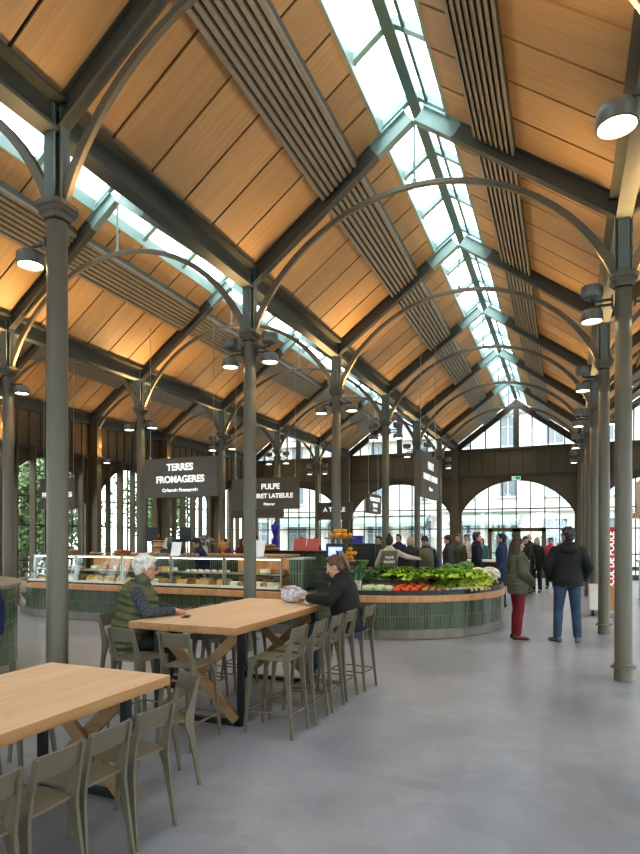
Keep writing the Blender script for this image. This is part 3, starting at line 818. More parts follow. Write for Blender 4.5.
def person(label,x,y,face,H=1.75,voxel=.014,z=0,lean=0,pz=.95,legs=None,arms=None,head=(0,0),hands=None,
           skin=None,top=None,topt=.02,hem=.80,sleeve=1,vest=None,vestq=0,pants=None,shoes=None,hair=None,hstyle='short',tail=None,extra=(),wide=1.0,deep=1.0,belly=0,cls='jacket',group=None):
    k=H/1.75; skin=skin or SKIN
    bend=lambda p: _bend(V(p),lean,pz)
    def _b(p): return bend(p)*k
    hip={s:V((s*.092,0,pz-.03)) for s in (-1,1)}
    dz=pz-.95
    if legs is None: legs={-1:(V((-.10,.02,.50)),V((-.105,-.02,.085)),V((-.13,.16,.03))),1:(V((.10,.02,.50)),V((.105,-.02,.085)),V((.13,.16,.03)))}
    sh={s:V((s*.168*wide,-.015,1.405+dz)) for s in (-1,1)}
    if arms is None: arms={}
    A={}
    for s in (-1,1):
        if s in arms: A[s]=(V(arms[s][0]),V(arms[s][1]))
        else:
            A[s]=(bend(V((s*.235*wide,-.03,1.14+dz))),bend(V((s*.255*wide,.06,.89+dz))))
    secs=[(.86,.150,.105,.0),(.95,.165,.115,-.005),(1.05,.150,.105,.0),(1.15,.145,.102,.01),(1.28,.160,.112,.012),(1.37,.168,.105,.0),(1.43,.14,.082,-.012),(1.475,.085,.065,-.012)]
    def torso(mb,t,z0=.84,z1=1.49,quilt=0,n=20,extra_w=0):
        zs=[]; z=z0; step=.02 if quilt else .05
        while z<z1: zs.append(z); z+=step
        zs.append(z1); rs=[]
        for z in zs:
            for a,b in zip(secs,secs[1:]):
                if z<=b[0] or b is secs[-1]:
                    f=min(max((z-a[0])/(b[0]-a[0]),-.6),1.0); f2=f; break
            w=a[1]+(b[1]-a[1])*f2; dd=a[2]+(b[2]-a[2])*f2; yo=a[3]+(b[3]-a[3])*f2
            bl=belly*math.exp(-((z-1.07)/.13)**2)
            tt=t
            if quilt: tt=t+quilt*abs(math.sin((z-z0)/.068*PI))
            rs.append([_b((( w*wide+tt+bl*.5+extra_w)*math.cos(2*PI*j/n)*(1 if True else 1), yo+bl*.7*(1 if math.sin(2*PI*j/n)>0 else .2)+(dd*deep+tt)*math.sin(2*PI*j/n), z+dz)) for j in range(n)])
        mb.rings(rs)
    def legsm(mb,t,to=0):
        for s in (-1,1):
            kn,an,toe=legs[s]; kn,an=V(kn),V(an)
            h=hip[s]
            mb.cap(h*k,kn*k,(.088+t)*k,(.058+t)*k,12); e=kn.lerp(an,1-to)
            mid=kn.lerp(e,.3)+V((0,-.012,0))
            mb.cap(kn*k,mid*k,(.057+t)*k,(.055+t)*k,12); mb.cap(mid*k,e*k,(.055+t)*k,(.042+t*1.3)*k,12)
    def armsm(mb,t,end=0.0,short=False):
        for s in (-1,1):
            el,wr=A[s]; p0=bend(sh[s])
            mb.ell((p0+V((0,0,-.012)))*k,((.058+t*.55)*k,)*3,None,12,8)
            mb.cap((p0+V((0,0,-.02)))*k,el*k,(.052+t*.75)*k,(.042+t)*k,12)
            if short: continue
            e=el.lerp(wr,1-end); mb.cap(el*k,e*k,(.042+t)*k,(.030+t)*k,12)
    # head frame
    neck=bend(V((0,-.012,1.47+dz))); hb=bend(V((0,.012,1.56+dz)))
    R=(Matrix.Rotation(-lean*.35,3,'X')@Matrix.Rotation(math.radians(head[0]),3,'Z')@Matrix.Rotation(math.radians(-head[1]),3,'X'))
    hc=hb+V((0,0,0))
    def hp(p): return (hc+R@V(p))*k
    Rk=R
    # body: one skin
    b=MB(); torso(b,0)
    legsm(b,0)
    for s in (-1,1):
        kn,an,toe=legs[s]; b.cap(V(an)*k,(V(an).lerp(V(toe),.62)+V((0,0,.005)))*k,.034*k,.018*k)
    armsm(b,0)
    for s in (-1,1):
        el,wr=A[s]; hd=(hands or {}).get(s)
        d=(wr-el).normalized()
        dd,up,curl,th,inw=hd if hd else (d,V((s,0,.1)),.5,.5,(0,1,0))
        ts=1 if V(dd).cross(V(up)).dot(V(inw))>0 else -1
        hand(b,wr*k,dd,up,ts,curl,th,k)
    b.cap(neck*k,hp((0,-.005,0)),.056*k,.054*k,12)
    b.ell(hp((0,-.012,.085)),(.074*k,.094*k,.100*k),Rk,16,12)
    b.ell(hp((0,.022,.022)),(.058*k,.066*k,.068*k),Rk,14,10)
    b.ell(hp((0,.065,-.022)),(.024*k,.022*k,.022*k),Rk,10,8)
    b.cap(hp((0,.080,.075)),hp((0,.105,.040)),.010*k,.0155*k,8)
    b.ell(hp((0,.070,.095)),(.05*k,.018*k,.012*k),Rk,10,6)
    for s in (-1,1):
        b.ell(hp((s*.076,-.005,.055)),(.010*k,.02*k,.032*k),Rk,8,6)
        b.ell(hp((s*.036,.062,.040)),(.024*k,.022*k,.02*k),Rk,8,6)
    me=fuse(b,voxel,3); me.name='person'; me.materials.append(skin)
    root=bpy.data.objects.new('person',me); COL.objects.link(root); root.location=(x,y,z); root.rotation_euler=(0,0,math.radians(face))
    tag(root,label,'person',group)
    for s in (-1,1):
        e=MB(); e.ell(hp((s*.031,.074,.078)),(.0135*k,.010*k,.009*k),Rk,8,6); e.ell(hp((s*.031,.0825,.078)),(.006*k,.004*k,.006*k),Rk,8,6)
        e.build('eye',EYED if voxel>.012 else EYEW,root,smooth=True)
        if voxel<=.012:
            e=MB(); e.ell(hp((s*.031,.083,.078)),(.0062*k,.004*k,.0062*k),Rk,8,6); e.build('pupil',EYED,root,smooth=True)
    e=MB(); e.ell(hp((0,.085,.008)),(.024*k,.008*k,.0075*k),Rk,10,6); e.build('mouth',LIP,root,smooth=True)
    vc=max(voxel,.012)
    if pants:
        b=MB(); torso(b,.012,.84,1.0); legsm(b,.016,.06)
        fobj('trousers',b,pants,root,vc,4)
    if shoes:
        for s in (-1,1):
            kn,an,toe=legs[s]; an=V(an);toe=V(toe); b=MB(); dd=(toe-an); dd.z=0; dd.normalize(); f0=V((an.x,an.y,an.z-.085))
            rs=[]
            for q,w,h in ((-.075,.022,.05),(-.06,.036,.085),(0,.040,.11),(.06,.043,.075),(.12,.046,.058),(.165,.036,.045),(.19,.016,.03)):
                c=f0+dd*q; sx=V((-dd.y,dd.x,0))
                rs.append([(c+sx*w*math.cos(2*PI*j/12)+V((0,0,(h/2+h/2*math.sin(2*PI*j/12)))))*k for j in range(12)])
            b.rings(rs); so=b.build('shoe',shoes,root,smooth=True)
    if top:
        b=MB(); torso(b,topt,hem,1.5,quilt=vestq if not vest else 0); armsm(b,topt*.9,.04,short=(sleeve==.5))
        b.cap(_b((0,-.015,1.46+dz)),_b((0,-.008,1.505+dz)),(.066+topt*.4)*k,(.062+topt*.4)*k,12)
        fobj(cls,b,top,root,vc,4)
    if vest:
        b=MB(); torso(b,topt+.014,hem-.02,1.475,quilt=vestq)
        b.cap(_b((0,-.015,1.45+dz)),_b((0,-.0,1.535+dz)),.085*k,.078*k,12)
        for s in (-1,1): b.ell(_b((s*.13*wide,-.015,1.42+dz)),(.07*k,.095*k,.06*k),None,12,8)
        fobj('vest',b,vest,root,max(.011,voxel),2)
    if hair:
        b=MB()
        if hstyle!='bald':
            b.ell(hp((0,-.026,.100)),(.083*k,.098*k,.100*k),Rk,16,12)
            b.ell(hp((0,-.055,.045)),(.076*k,.058*k,.075*k),Rk,14,10)
        else:
            b.ell(hp((0,-.055,.045)),(.080*k,.05*k,.05*k),Rk,14,10)
        if hstyle=='fluffy':
            rnd=random.Random(3)
            for q in range(46):
                a=rnd.uniform(0,2*PI); e=rnd.uniform(-.35,1.3)
                p=V((.085*math.cos(a)*math.cos(e),-.03+.1*math.sin(a)*math.cos(e),.095+.1*math.sin(e)))
                if p.y>.035 and p.z<.15: continue
                b.ell(hp(p),(.026*k,.03*k,.022*k),Rk,8,6)
        if hstyle in('short','fluffy'):
            for s in (-1,1): b.ell(hp((s*.072,.008,.075)),(.012*k,.02*k,.035*k),Rk,8,6)
            b.ell(hp((0,.045,.165)),(.062*k,.045*k,.028*k),Rk,10,8)
        if hstyle=='long':
            for s in (-1,1):
                b.cap(hp((s*.07,-.02,.06)),_b((s*.085,-.045,1.38+dz)),.04*k,.038*k,10)
                b.cap(hp((s*.04,-.06,.06)),_b((s*.05,-.115,1.30+dz)),.05*k,.034*k,10)
            b.cap(hp((0,-.07,.05)),_b((0,-.13,1.26+dz)),.085*k,.075*k,10)
            for s in (-1,1): b.cap(hp((s*.06,-.05,.08)),_b((s*.085,-.10,1.32+dz)),.062*k,.055*k,10)
            b.ell(hp((0,-.02,.125)),(.088*k,.1*k,.085*k),Rk,14,10)
        if hstyle=='bob':
            for s in (-1,1): b.cap(hp((s*.07,-.01,.09)),hp((s*.072,-.015,-.02)),.034*k,.03*k,10)
            b.ell(hp((0,-.05,.03)),(.085*k,.06*k,.085*k),Rk,14,10)
        if hstyle in('pony','bun'):
            b.ell(hp((0,.03,.168)),(.062*k,.05*k,.025*k),Rk,10,8)
        if hstyle=='bun': b.ell(hp((0,-.06,.205)),(.04*k,.04*k,.04*k),Rk,10,8)
        fobj('hair',b,hair,root,max(voxel*.8,.008),2)
        if hstyle=='pony':
            b=MB(); b.tube([hp((0,-.085,.195)),hp((0,-.125,.19)),hp((0,-.145,.11)),hp((0,-.14,.02)),hp((0,-.125,-.07))],[.020*k,.026*k,.026*k,.02*k,.007*k],10); b.build('ponytail',tail or hair,root,smooth=True)
            b=MB(); b.lathe([(.026*k,-.012),(.032*k,0),(.026*k,.012)],12,hp((0,-.088,.193)),Rk@Matrix.Rotation(PI/2,3,'X')); b.build('hair_tie',BLKP,root,smooth=True)
    root['_']=0; del root['_']
    return root,dict(hp=hp,b=_b,R=Rk,k=k,A=A,dz=dz)
def _bend(p,lean,pz):
    if not lean: return V(p)
    f=min(max((p.z-pz+.02)/.32,0),1); f=f*f*(3-2*f); a=lean*f
    d=p.z-pz; r=Matrix.Rotation(-a,3,'X')@V((p.x,p.y,d))
    return V((r.x,r.y,r.z+pz))

HG=mat('hair_white',(.66,.64,.60),.7,var=.12,scale=(30,30,30),bump=.5); HB=mat('hair_dark_brown',(.045,.027,.018),.55,var=.3,scale=(25,25,8)); HBL=mat('hair_black',(.018,.016,.015),.5,var=.3,scale=(25,25,8))
HL=mat('hair_light_brown',(.21,.115,.055),.5,var=.3,scale=(25,25,8)); HY=mat('hair_blond',(.42,.28,.13),.55,var=.25,scale=(25,25,8)); HGR=mat('hair_grey',(.26,.25,.24),.6,var=.3,scale=(25,25,8)); HR=mat('hair_auburn',(.16,.05,.025),.55,var=.25,scale=(25,25,8))
OLIVE=cloth('olive_quilt',(.085,.085,.036),rough=.42); BLACKC=cloth('black_cloth',(.012,.012,.013)); JEAN=cloth('blue_jeans',(.035,.06,.105),var=.35); JEAND=cloth('dark_jeans',(.02,.028,.05)); MAROON=cloth('maroon_trousers',(.16,.012,.022)); OLIVEG=cloth('olive_jacket',(.075,.08,.05),rough=.5)
NAVY=cloth('navy_cloth',(.02,.03,.085)); GREYD=cloth('dark_grey_cloth',(.05,.05,.055)); GREYG=cloth('grey_green_cloth',(.17,.18,.11)); REDC=cloth('deep_red_cloth',(.20,.02,.03)); PINK=cloth('pink_red_cloth',(.60,.05,.10)); TEALC=cloth('teal_cloth',(.06,.15,.17)); CREAM=cloth('cream_cloth',(.55,.47,.40)); APRON=cloth('apron_khaki',(.16,.145,.095))
SHOEB=mat('brown_boots',(.10,.04,.02),.5); SHOEK=mat('black_shoes',(.02,.02,.022),.5); SHOEG=mat('grey_trainers',(.09,.095,.10),.6)
# checked shirt
def check_mat():
    m=bpy.data.materials.new('checked_shirt'); m.use_nodes=True; nt=m.node_tree; n=nt.nodes; l=nt.links
    tc=n.new('ShaderNodeTexCoord'); ck=n.new('ShaderNodeTexChecker'); ck.inputs['Scale'].default_value=56
    ck.inputs['Color1'].default_value=(.02,.022,.03,1); ck.inputs['Color2'].default_value=(.09,.10,.125,1)
    mp=n.new('ShaderNodeMapping'); mp.inputs['Rotation'].default_value=(.5,.9,.3)
    l.new(tc.outputs['Object'],mp.inputs['Vector']); l.new(mp.outputs['Vector'],ck.inputs['Vector']); l.new(ck.outputs['Color'],n['Principled BSDF'].inputs['Base Color']); n['Principled BSDF'].inputs['Roughness'].default_value=.85
    return m
CHECK=check_mat()

# -- the white-haired man, seated, facing +x with his forearms on the table
pzs=.70
legs={s:(V((s*.13,.40,.66)),V((s*.12,.36,.30)),V((s*.13,.50,.26))) for s in (-1,1)}
p,i=person('white-haired man in olive quilted vest seated at the tall table',-3.86,4.55,-58,H=1.74,voxel=.0075,pz=pzs,lean=.24,legs=legs,head=(-6,4),
  arms={1:(V((.25,.20,.965)),V((.06,.42,.945))),-1:(V((-.25,.22,.97)),V((-.03,.42,.945)))},
  hands={1:(V((-.35,1,-.06)),V((0,.05,1)),.45,.4,(-1,.3,0)),-1:(V((.35,1,-.06)),V((0,.05,1)),.5,.4,(1,.3,0))},
  skin=SKINR,top=CHECK,topt=.016,hem=.80,vest=OLIVE,vestq=.026,pants=BLACKC,shoes=SHOEK,hair=HG,hstyle='fluffy',wide=1.08,deep=1.3,belly=.05,cls='shirt')
b=MB()
for s in (-1,1):
    c=i['hp']((s*.034,.098,.077)); b.lathe([(.019,-.0015),(.021,0),(.019,.0015)],14,c,i['R']@Matrix.Rotation(PI/2,3,'X')); b.tube([i['hp']((s*.055,.095,.08)),i['hp']((s*.078,.0,.075))],.0018,6)
b.tube([i['hp']((-.014,.102,.08)),i['hp']((.014,.102,.08))],.0018,6); b.build('eyeglasses',BLKP,p)
# -- the woman in black, seated, facing -x
legs={s:(V((s*.12,.42,.66)),V((s*.11,.38,.30)),V((s*.12,.52,.26))) for s in (-1,1)}
p,i=person('woman with ponytail in black jacket seated at the table',-2.16,6.13,103,H=1.72,voxel=.0075,pz=pzs,lean=.24,legs=legs,head=(2,18),
  arms={-1:(V((-.29,.20,1.0)),V((-.07,.46,1.0))),1:(V((.29,.20,.985)),V((.07,.46,.985)))},
  hands={-1:(V((.35,1,.12)),V((-.25,0,1)),.75,.6,(1,.3,0)),1:(V((-.35,1,.12)),V((.25,0,1)),.75,.6,(-1,.3,0))},
  top=BLACKC,topt=.03,hem=.90,pants=JEAN,shoes=SHOEK,hair=mat('hair_mid_brown',(.10,.055,.03),.5,var=.3,scale=(25,25,8)),tail=HL,hstyle='pony',wide=1.2,deep=1.35,belly=.04)
# -- standing pair on the right
legs={-1:(V((-.10,.03,.50)),V((-.10,-.01,.085)),V((-.09,.16,.03))),1:(V((.10,.00,.50)),V((.115,-.05,.085)),V((.15,.12,.03)))}
p,i=person('woman with long dark hair in olive jacket and maroon trousers',-.70,10.15,-62,H=1.64,voxel=.010,legs=legs,head=(-8,0),
  arms={1:(V((.25,-.02,1.15)),V((.15,.19,.99))),-1:(V((-.25,-.02,1.15)),V((-.14,.19,.99)))},hands={1:(V((-.6,.7,-.4)),V((.6,.5,.3)),.7,.5,(0,0,1)),-1:(V((.6,.7,-.4)),V((-.6,.5,.3)),.7,.5,(0,0,1))},
  top=OLIVEG,topt=.048,hem=.78,vestq=.012,deep=1.15,pants=MAROON,shoes=SHOEB,hair=HB,hstyle='long')
legs={-1:(V((-.13,.02,.50)),V((-.15,-.02,.085)),V((-.24,.13,.03))),1:(V((.12,.02,.50)),V((.14,-.02,.085)),V((.19,.16,.03)))}
p,i=person('man with tousled dark hair in black jacket and blue jeans, back turned',.05,10.1,8,H=1.80,voxel=.010,legs=legs,head=(38,4),
  arms={1:(V((.29,-.03,1.15)),V((.25,.13,.97))),-1:(V((-.29,-.03,1.15)),V((-.23,.14,.97)))},
  top=BLACKC,topt=.042,hem=.86,deep=1.2,pants=JEAN,shoes=SHOEG,hair=mat('hair_salt_pepper',(.05,.045,.042),.6,var=.5,scale=(30,30,30)),hstyle='fluffy',wide=1.12)
b=MB(); b.ell(i['b']((0,-.085,1.485)),(.125*i['k'],.10*i['k'],.065*i['k'])); b.ell(i['b']((0,-.13,1.42)),(.13*i['k'],.07*i['k'],.08*i['k'])); b.ell(i['b']((0,0,1.48)),(.10*i['k'],.09*i['k'],.06*i['k'])); fobj('hood',b,BLACKC,p,.012,3)

# -- everybody behind the counters and by the doors
def bystander(label,x,y,face,H,**k):
    k.setdefault('shoes',SHOEK); k.setdefault('pants',JEAND)
    return person(label,x,y,face,H,voxel=k.pop('voxel',.016),**k)
p,i=bystander('vendor in khaki apron over cream top with dark ponytail, back turned',-3.30,11.75,15,1.68,top=CREAM,topt=.018,hem=.82,hair=HB,hstyle='bun',
  arms={1:(V((.36,.06,1.30)),V((.58,.20,1.26))),-1:(V((-.27,.0,1.14)),V((-.26,.16,.95)))},head=(-12,8))
b=MB(); b.box((0,-.145,1.13),(.32,.02,.52)); b.box((0,.16,1.13),(.3,.02,.52)); b.box((0,0,.86),(.35,.27,.08)); ap=fobj('apron',b,APRON,p,.012,4)
text_obj('lettering','PULPE',.06,WHITE,p,(0,-.185,1.24),(PI/2,0,0),.002); text_obj('lettering','FLEURET',.06,WHITE,p,(0,-.185,1.15),(PI/2,0,0),.002)
bystander('blond person in dark top beyond the vendor in khaki apron',-3.50,14.3,150,1.66,top=GREYD,hair=HY,hstyle='bob')
p,i=bystander('bearded man in grey-green waistcoat looking down over the greens',-2.78,12.95,170,1.70,top=NAVY,vest=GREYG,hair=HB,lean=.18,head=(0,30))
b=MB(); b.ell(i['hp']((0,.06,-.01)),(.05,.045,.04),i['R']); fobj('beard',b,HB,p,.012,2)
p,i=bystander('person in dark cap and dark grey jacket beyond the greens',-2.62,14.6,100,1.70,top=GREYD,topt=.03,hair=HBL,hem=.75)
b=MB(); b.ell(i['hp']((0,-.02,.135)),(.094,.11,.07),i['R']); b.ell(i['hp']((0,.08,.115)),(.08,.09,.014),i['R']); fobj('cap',b,GREYD,p,.012,2)
bystander('brown-haired man in olive jacket beside the dark cap',-2.56,15.8,140,1.74,top=OLIVEG,hair=HL)
bystander('distant man in white shirt left of the man in the dark suit',-3.05,20.3,170,1.74,top=CREAM,hair=HB)
p,i=bystander('bald-browed man in a dark suit and white shirt facing right',-2.05,15.4,-75,1.78,top=mat('suit_navy',(.012,.015,.028),.8),topt=.026,hem=.72,hair=HB,skin=SKINR,hstyle='short')
b=MB(); b.box(tuple(i['b']((0,.125,1.33))),(.07,.03,.28)); fobj('shirt_front',b,CREAM,p,.012,1)
bystander('distant person in teal coat by the glass doors',-2.80,22.4,180,1.62,top=TEALC,hair=HBL,hstyle='bob')
bystander('man in navy coat facing left near the doors',-1.36,14.6,85,1.74,top=NAVY,topt=.03,hem=.72,hair=HBL)
bystander('balding man in brown jacket between the doors and blonde woman',-1.02,19.7,150,1.76,top=GREYD,hair=HL,hstyle='bald')
bystander('person in black jacket partly behind the long-haired woman',-1.05,18.3,-160,1.68,top=BLACKC,hair=HBL)
bystander('blonde woman in black coat and trousers by the doors',-.76,18.9,160,1.64,top=BLACKC,topt=.03,hem=.7,hair=HY,hstyle='bob',pants=BLACKC)
bystander('person in pink-red jacket half hidden by the man in jeans',-.40,20.4,175,1.64,top=PINK,hair=HBL)
bystander('dark-haired person behind the big black screen',-4.62,15.4,165,1.68,top=GREYD,hair=HBL)
bystander('man with brown hair just above the vendor\'s head',-4.40,16.6,170,1.74,top=NAVY,hair=HB)
p,i=bystander('vendor in navy jumper bending over the cheese case',-7.50,11.3,150,1.66,top=NAVY,topt=.025,hem=.82,hair=HBL,lean=.22,head=(0,25))
bystander('woman in deep red top with dark hair behind the cheese counter',-8.85,14.4,170,1.62,top=REDC,hair=HBL,hstyle='bob')
bystander('auburn-haired person left of the grey-haired man in black',-8.80,15.3,-100,1.62,top=REDC,hair=HR,hstyle='bob')
bystander('grey-haired man in black coat beyond the cheese counter',-7.80,13.9,-20,1.68,top=BLACKC,topt=.035,hair=HGR,hem=.75)
bystander('dark-haired man talking to the grey-haired man in black',-8.30,15.2,165,1.72,top=GREYD,hair=HB)
bystander('distant person by the red menu boards, on the left',-9.17,20.4,165,1.65,top=GREYD,hair=HBL,hstyle='bob')
bystander('distant person right of the red menu boards',-8.55,20.3,170,1.66,top=NAVY,hair=HR,hstyle='bob')
bystander('person in navy at the left edge, only an arm in view',-4.63,3.47,60,1.62,top=NAVY,topt=.03,hair=HB)
# ------------------------------------------------------------------ produce and goods
YF=IY-IR   # front line of the island
def front(px_x,off,z): return V((px_x,YF+off,z))
def frontc(x,off,z):
    q=IR-off; dx=max(0,x-IX1); return V((x,IY-math.sqrt(q*q-dx*dx),z))
def rim(ang,off,z): # on the rounded right end; ang from -90 (front) to 90 (back)
    a=math.radians(ang); q=IR-off; return V((IX1+q*math.cos(a),IY+q*math.sin(a),z))
# black trays, two tiers, along the vegetable part
def arc_outline(off,x0=-3.78,a1=75,n=16):
    pts=[V((x0,YF+off,0))]
    for j in range(n+1):
        a=-PI/2+math.radians(90+a1)*j/n; q=IR-off; pts.append(V((IX1+q*math.cos(a),IY+q*math.sin(a),0)))
    return pts
def open_band(b,o_out,o_in,z0,z1,z1i=None):
    z1i=z1 if z1i is None else z1i; n=len(o_out); vs=[]
    for a,c in zip(o_out,o_in): vs+=[(a.x,a.y,z0),(a.x,a.y,z1),(c.x,c.y,z1i),(c.x,c.y,z0)]
    fs=[]
    for i in range(n-1):
        for q in range(4): fs.append((4*i+q,4*i+4+q,4*i+4+(q+1)%4,4*i+(q+1)%4))
    fs += [(0,1,2,3),(4*n-1,4*n-2,4*n-3,4*n-4)]
    b.add(vs,fs)
t=thing('vegetable_display','black stepped vegetable trays on the rounded end of the tiled counter','display',(-2.6,9.6,.72))
sh=V((-2.6,9.6,.72))
b=MB(); open_band(b,arc_outline(.0),arc_outline(.035),.715,.79); b.build('front_lip',BLKP,t,shift=sh)
b=MB(); open_band(b,arc_outline(.035),arc_outline(.48),.722,.745); b.build('lower_tray',BLKP,t,shift=sh)
b=MB(); open_band(b,arc_outline(.50,a1=40),arc_outline(.53,a1=40),.75,.90); b.build('oak_riser',RIMW,t,shift=sh)
b=MB(); open_band(b,arc_outline(.48,a1=40),arc_outline(.51,a1=40),.89,.945); open_band(b,arc_outline(.5,a1=40),arc_outline(.82,a1=40),.86,.90); b.build('upper_tray',BLKP,t,shift=sh)

def mesh_obj(name,me,loc,rz,label,cat,group,sc=1,rx=0):
    o=bpy.data.objects.new(name,me); COL.objects.link(o); o.location=loc; o.rotation_euler=(rx,0,rz); o.scale=(sc,sc,sc)
    return tag(o,label,cat,group)
GREENL=mat('lettuce_green',(.36,.54,.06),.5,var=.35,scale=(14,14,14),island=.3); GREEND=mat('kale_green',(.12,.24,.06),.55,var=.4,scale=(14,14,14),island=.3); CABB=mat('cabbage_green',(.26,.40,.16),.5,var=.3,scale=(12,12,12),island=.2)
GREENM=mat('endive_green',(.50,.62,.09),.5,var=.3,scale=(14,14,14),island=.3)
TOM=mat('tomato_red',(.68,.085,.025),.25,var=.2); ONI=mat('onion_gold',(.60,.30,.10),.4,var=.25); CAUL=mat('cauliflower',(.74,.70,.55),.8,var=.12,scale=(40,40,40),bump=.6); WHV=mat('white_veg',(.74,.72,.62),.6,var=.1); ORANGE=mat('orange_peel',(.85,.36,.03),.45,var=.12); LEEKG=mat('leek_green',(.13,.25,.16),.5,var=.3); CHIC=mat('chicory',(.72,.66,.36),.5,var=.15); TWIG=mat('twig',(.16,.2,.06),.7); POT=mat('potato',(.45,.33,.19),.8,var=.25)
def leafy(seed,m,n=26,R=.15,open_=.8,wav=.02,Hh=.13):
    rnd=random.Random(seed); b=MB()
    for q in range(n):
        f=q/n; a=q*2.4+rnd.uniform(-.2,.2); L=R*(.65+.45*f)*rnd.uniform(.9,1.15); tilt=open_*f*1.25+.12
        wd=L*.55; rs=[]
        for u in range(6):
            s=u/5; th=tilt*(.35+.9*s); r=.015+L*s*math.sin(th); z=L*s*math.cos(th)*.95
            w=wd*math.sin(min(1,s*1.05+.12)*PI*.78)**.8
            row=[]
            for v in range(5):
                c=(v-2)/2; ww=wav*math.sin(3.1*v+u*2.2+q)*s
                x=r+ww-.06*L*c*c; y=c*w+wav*rnd.uniform(-.5,.5)*s
                row.append(V((x*math.cos(a)-y*math.sin(a),x*math.sin(a)+y*math.cos(a),z+ww*.8+.012)))
            rs.append(row)
        k=len(b.v)
        for r_ in rs: b.v+= [tuple(p) for p in r_]
        for u in range(5):
            for v in range(4): b.f.append((k+u*5+v,k+u*5+v+1,k+u*5+5+v+1,k+u*5+5+v))
    me=b.mesh('leafy'); me.materials.append(m); me.polygons.foreach_set('use_smooth',[True]*len(me.polygons)); return me
LET=[leafy(s,GREENL,30,.17,.9,.025) for s in range(3)]; END=[leafy(s+9,GREENM,34,.16,1.0,.03) for s in range(2)]; KALE=[leafy(s+5,GREEND,28,.16,.8,.03) for s in range(2)]
CABm=[leafy(s+20,CABB,26,.13,.5,.012) for s in range(2)]
def round_veg(m,r,sq,ribs=0,seed=0,n=16):
    b=MB(); rs=[]
    for i in range(9):
        a=-PI/2+PI*i/8
        rs.append([V((r*(1+ribs*math.cos(5*2*PI*j/n))*max(math.cos(a),.05)*math.cos(2*PI*j/n),r*(1+ribs*math.cos(5*2*PI*j/n))*max(math.cos(a),.05)*math.sin(2*PI*j/n),r*sq*math.sin(a)+r*sq-(.2*r*max(0,math.sin(a))**6))) for j in range(n)])
    b.rings(rs); me=b.mesh('veg'); me.materials.append(m); me.polygons.foreach_set('use_smooth',[True]*len(me.polygons)); return me
def caulif(seed,m,r=.1):
    rnd=random.Random(seed); b=MB()
    b.ell((0,0,r*.75),(r*.9,r*.9,r*.75))
    for q in range(60):
        a=rnd.uniform(0,2*PI); e=rnd.uniform(-.1,1.5); b.ell((r*.9*math.cos(a)*math.cos(e),r*.9*math.sin(a)*math.cos(e),r*.75+r*.75*math.sin(e)),(r*.24,r*.24,r*.2),None,7,5)
    me=b.mesh('caulif'); me.materials.append(m); me.polygons.foreach_set('use_smooth',[True]*len(me.polygons)); return me
TOMm=round_veg(TOM,.074,.72,.05); ONIm=round_veg(ONI,.05,.85); WHm=round_veg(WHV,.062,.75,.03); ORm=round_veg(ORANGE,.048,.95); CAUm=[caulif(1,CAUL,.125),caulif(2,CAUL,.12)]; BROC=[caulif(5,GREEND,.1),caulif(6,GREEND,.09)]; POTm=round_veg(POT,.038,.8); SQUASH=round_veg(mat('pale_cabbage',(.55,.62,.42),.55,var=.2),.085,.8,.04)
def veg(name,me,p,label,cat,group,sc=1,stalk=None,rx=0):
    o=mesh_obj(name,me,p,random.uniform(0,6.28),label,cat,group,sc,rx)
    if stalk:
        b=MB(); b.tube([(0,0,stalk[0]),(.004,0,stalk[0]+stalk[1])],[.008,.005],6); s=b.build('stalk',TWIG,o)
    return o
rnd=random.Random(11)
# lower tier, from left (by the woman) to the rounded end
for j in range(5):
    veg('white_cabbage',SQUASH,frontc(-2.98+j%3*.17,.15+.2*(j//3),.745),'pale green cabbage in the lower tray beside the leeks','cabbage','pale cabbages in the lower tray')
for j in range(9):
    a=j%3; r=j//3
    veg('tomato',TOMm,frontc(-2.52+.14*a+.02*r,.11+.13*r,.745+.03*r),'large red tomato in the lower tray of the vegetable display','tomato','red tomatoes in the lower tray',1,(.085,.015))
for j in range(12):
    a=j%4; r=j//4
    q=frontc(-2.10+.10*a,.11+.11*r,.745+.02*r)
    veg('onion',ONIm,q,'golden onion in the lower tray right of the tomatoes','onion','golden onions in the lower tray',1,(.068,.02))
for j in range(7):
    veg('turnip',WHm,rim(-46+3.6*(j%4),.12+.13*(j//4),.745),'white round turnip in the lower tray right of the onions','turnip','white turnips in the lower tray',.95)
# yellow chicory
def spindle(m,L=.16,r=.028):
    b=MB(); b.lathe([(.008,0),(r*.8,.02),(r,.05),(r*.8,.1),(.004,L)],10); me=b.mesh('spindle'); me.materials.append(m); me.polygons.foreach_set('use_smooth',[True]*len(me.polygons)); return me
CH=spindle(CHIC)
for j in range(12):
    p=rim(-33+2.6*(j%6),.10+.09*(j//6),.77+.02*(j//6)); o=mesh_obj('chicory',CH,p,rnd.uniform(-.4,.4)+.6,'pale yellow chicory lying in the lower tray before the lettuces','chicory','chicory heads in the lower tray',1.1,PI/2)
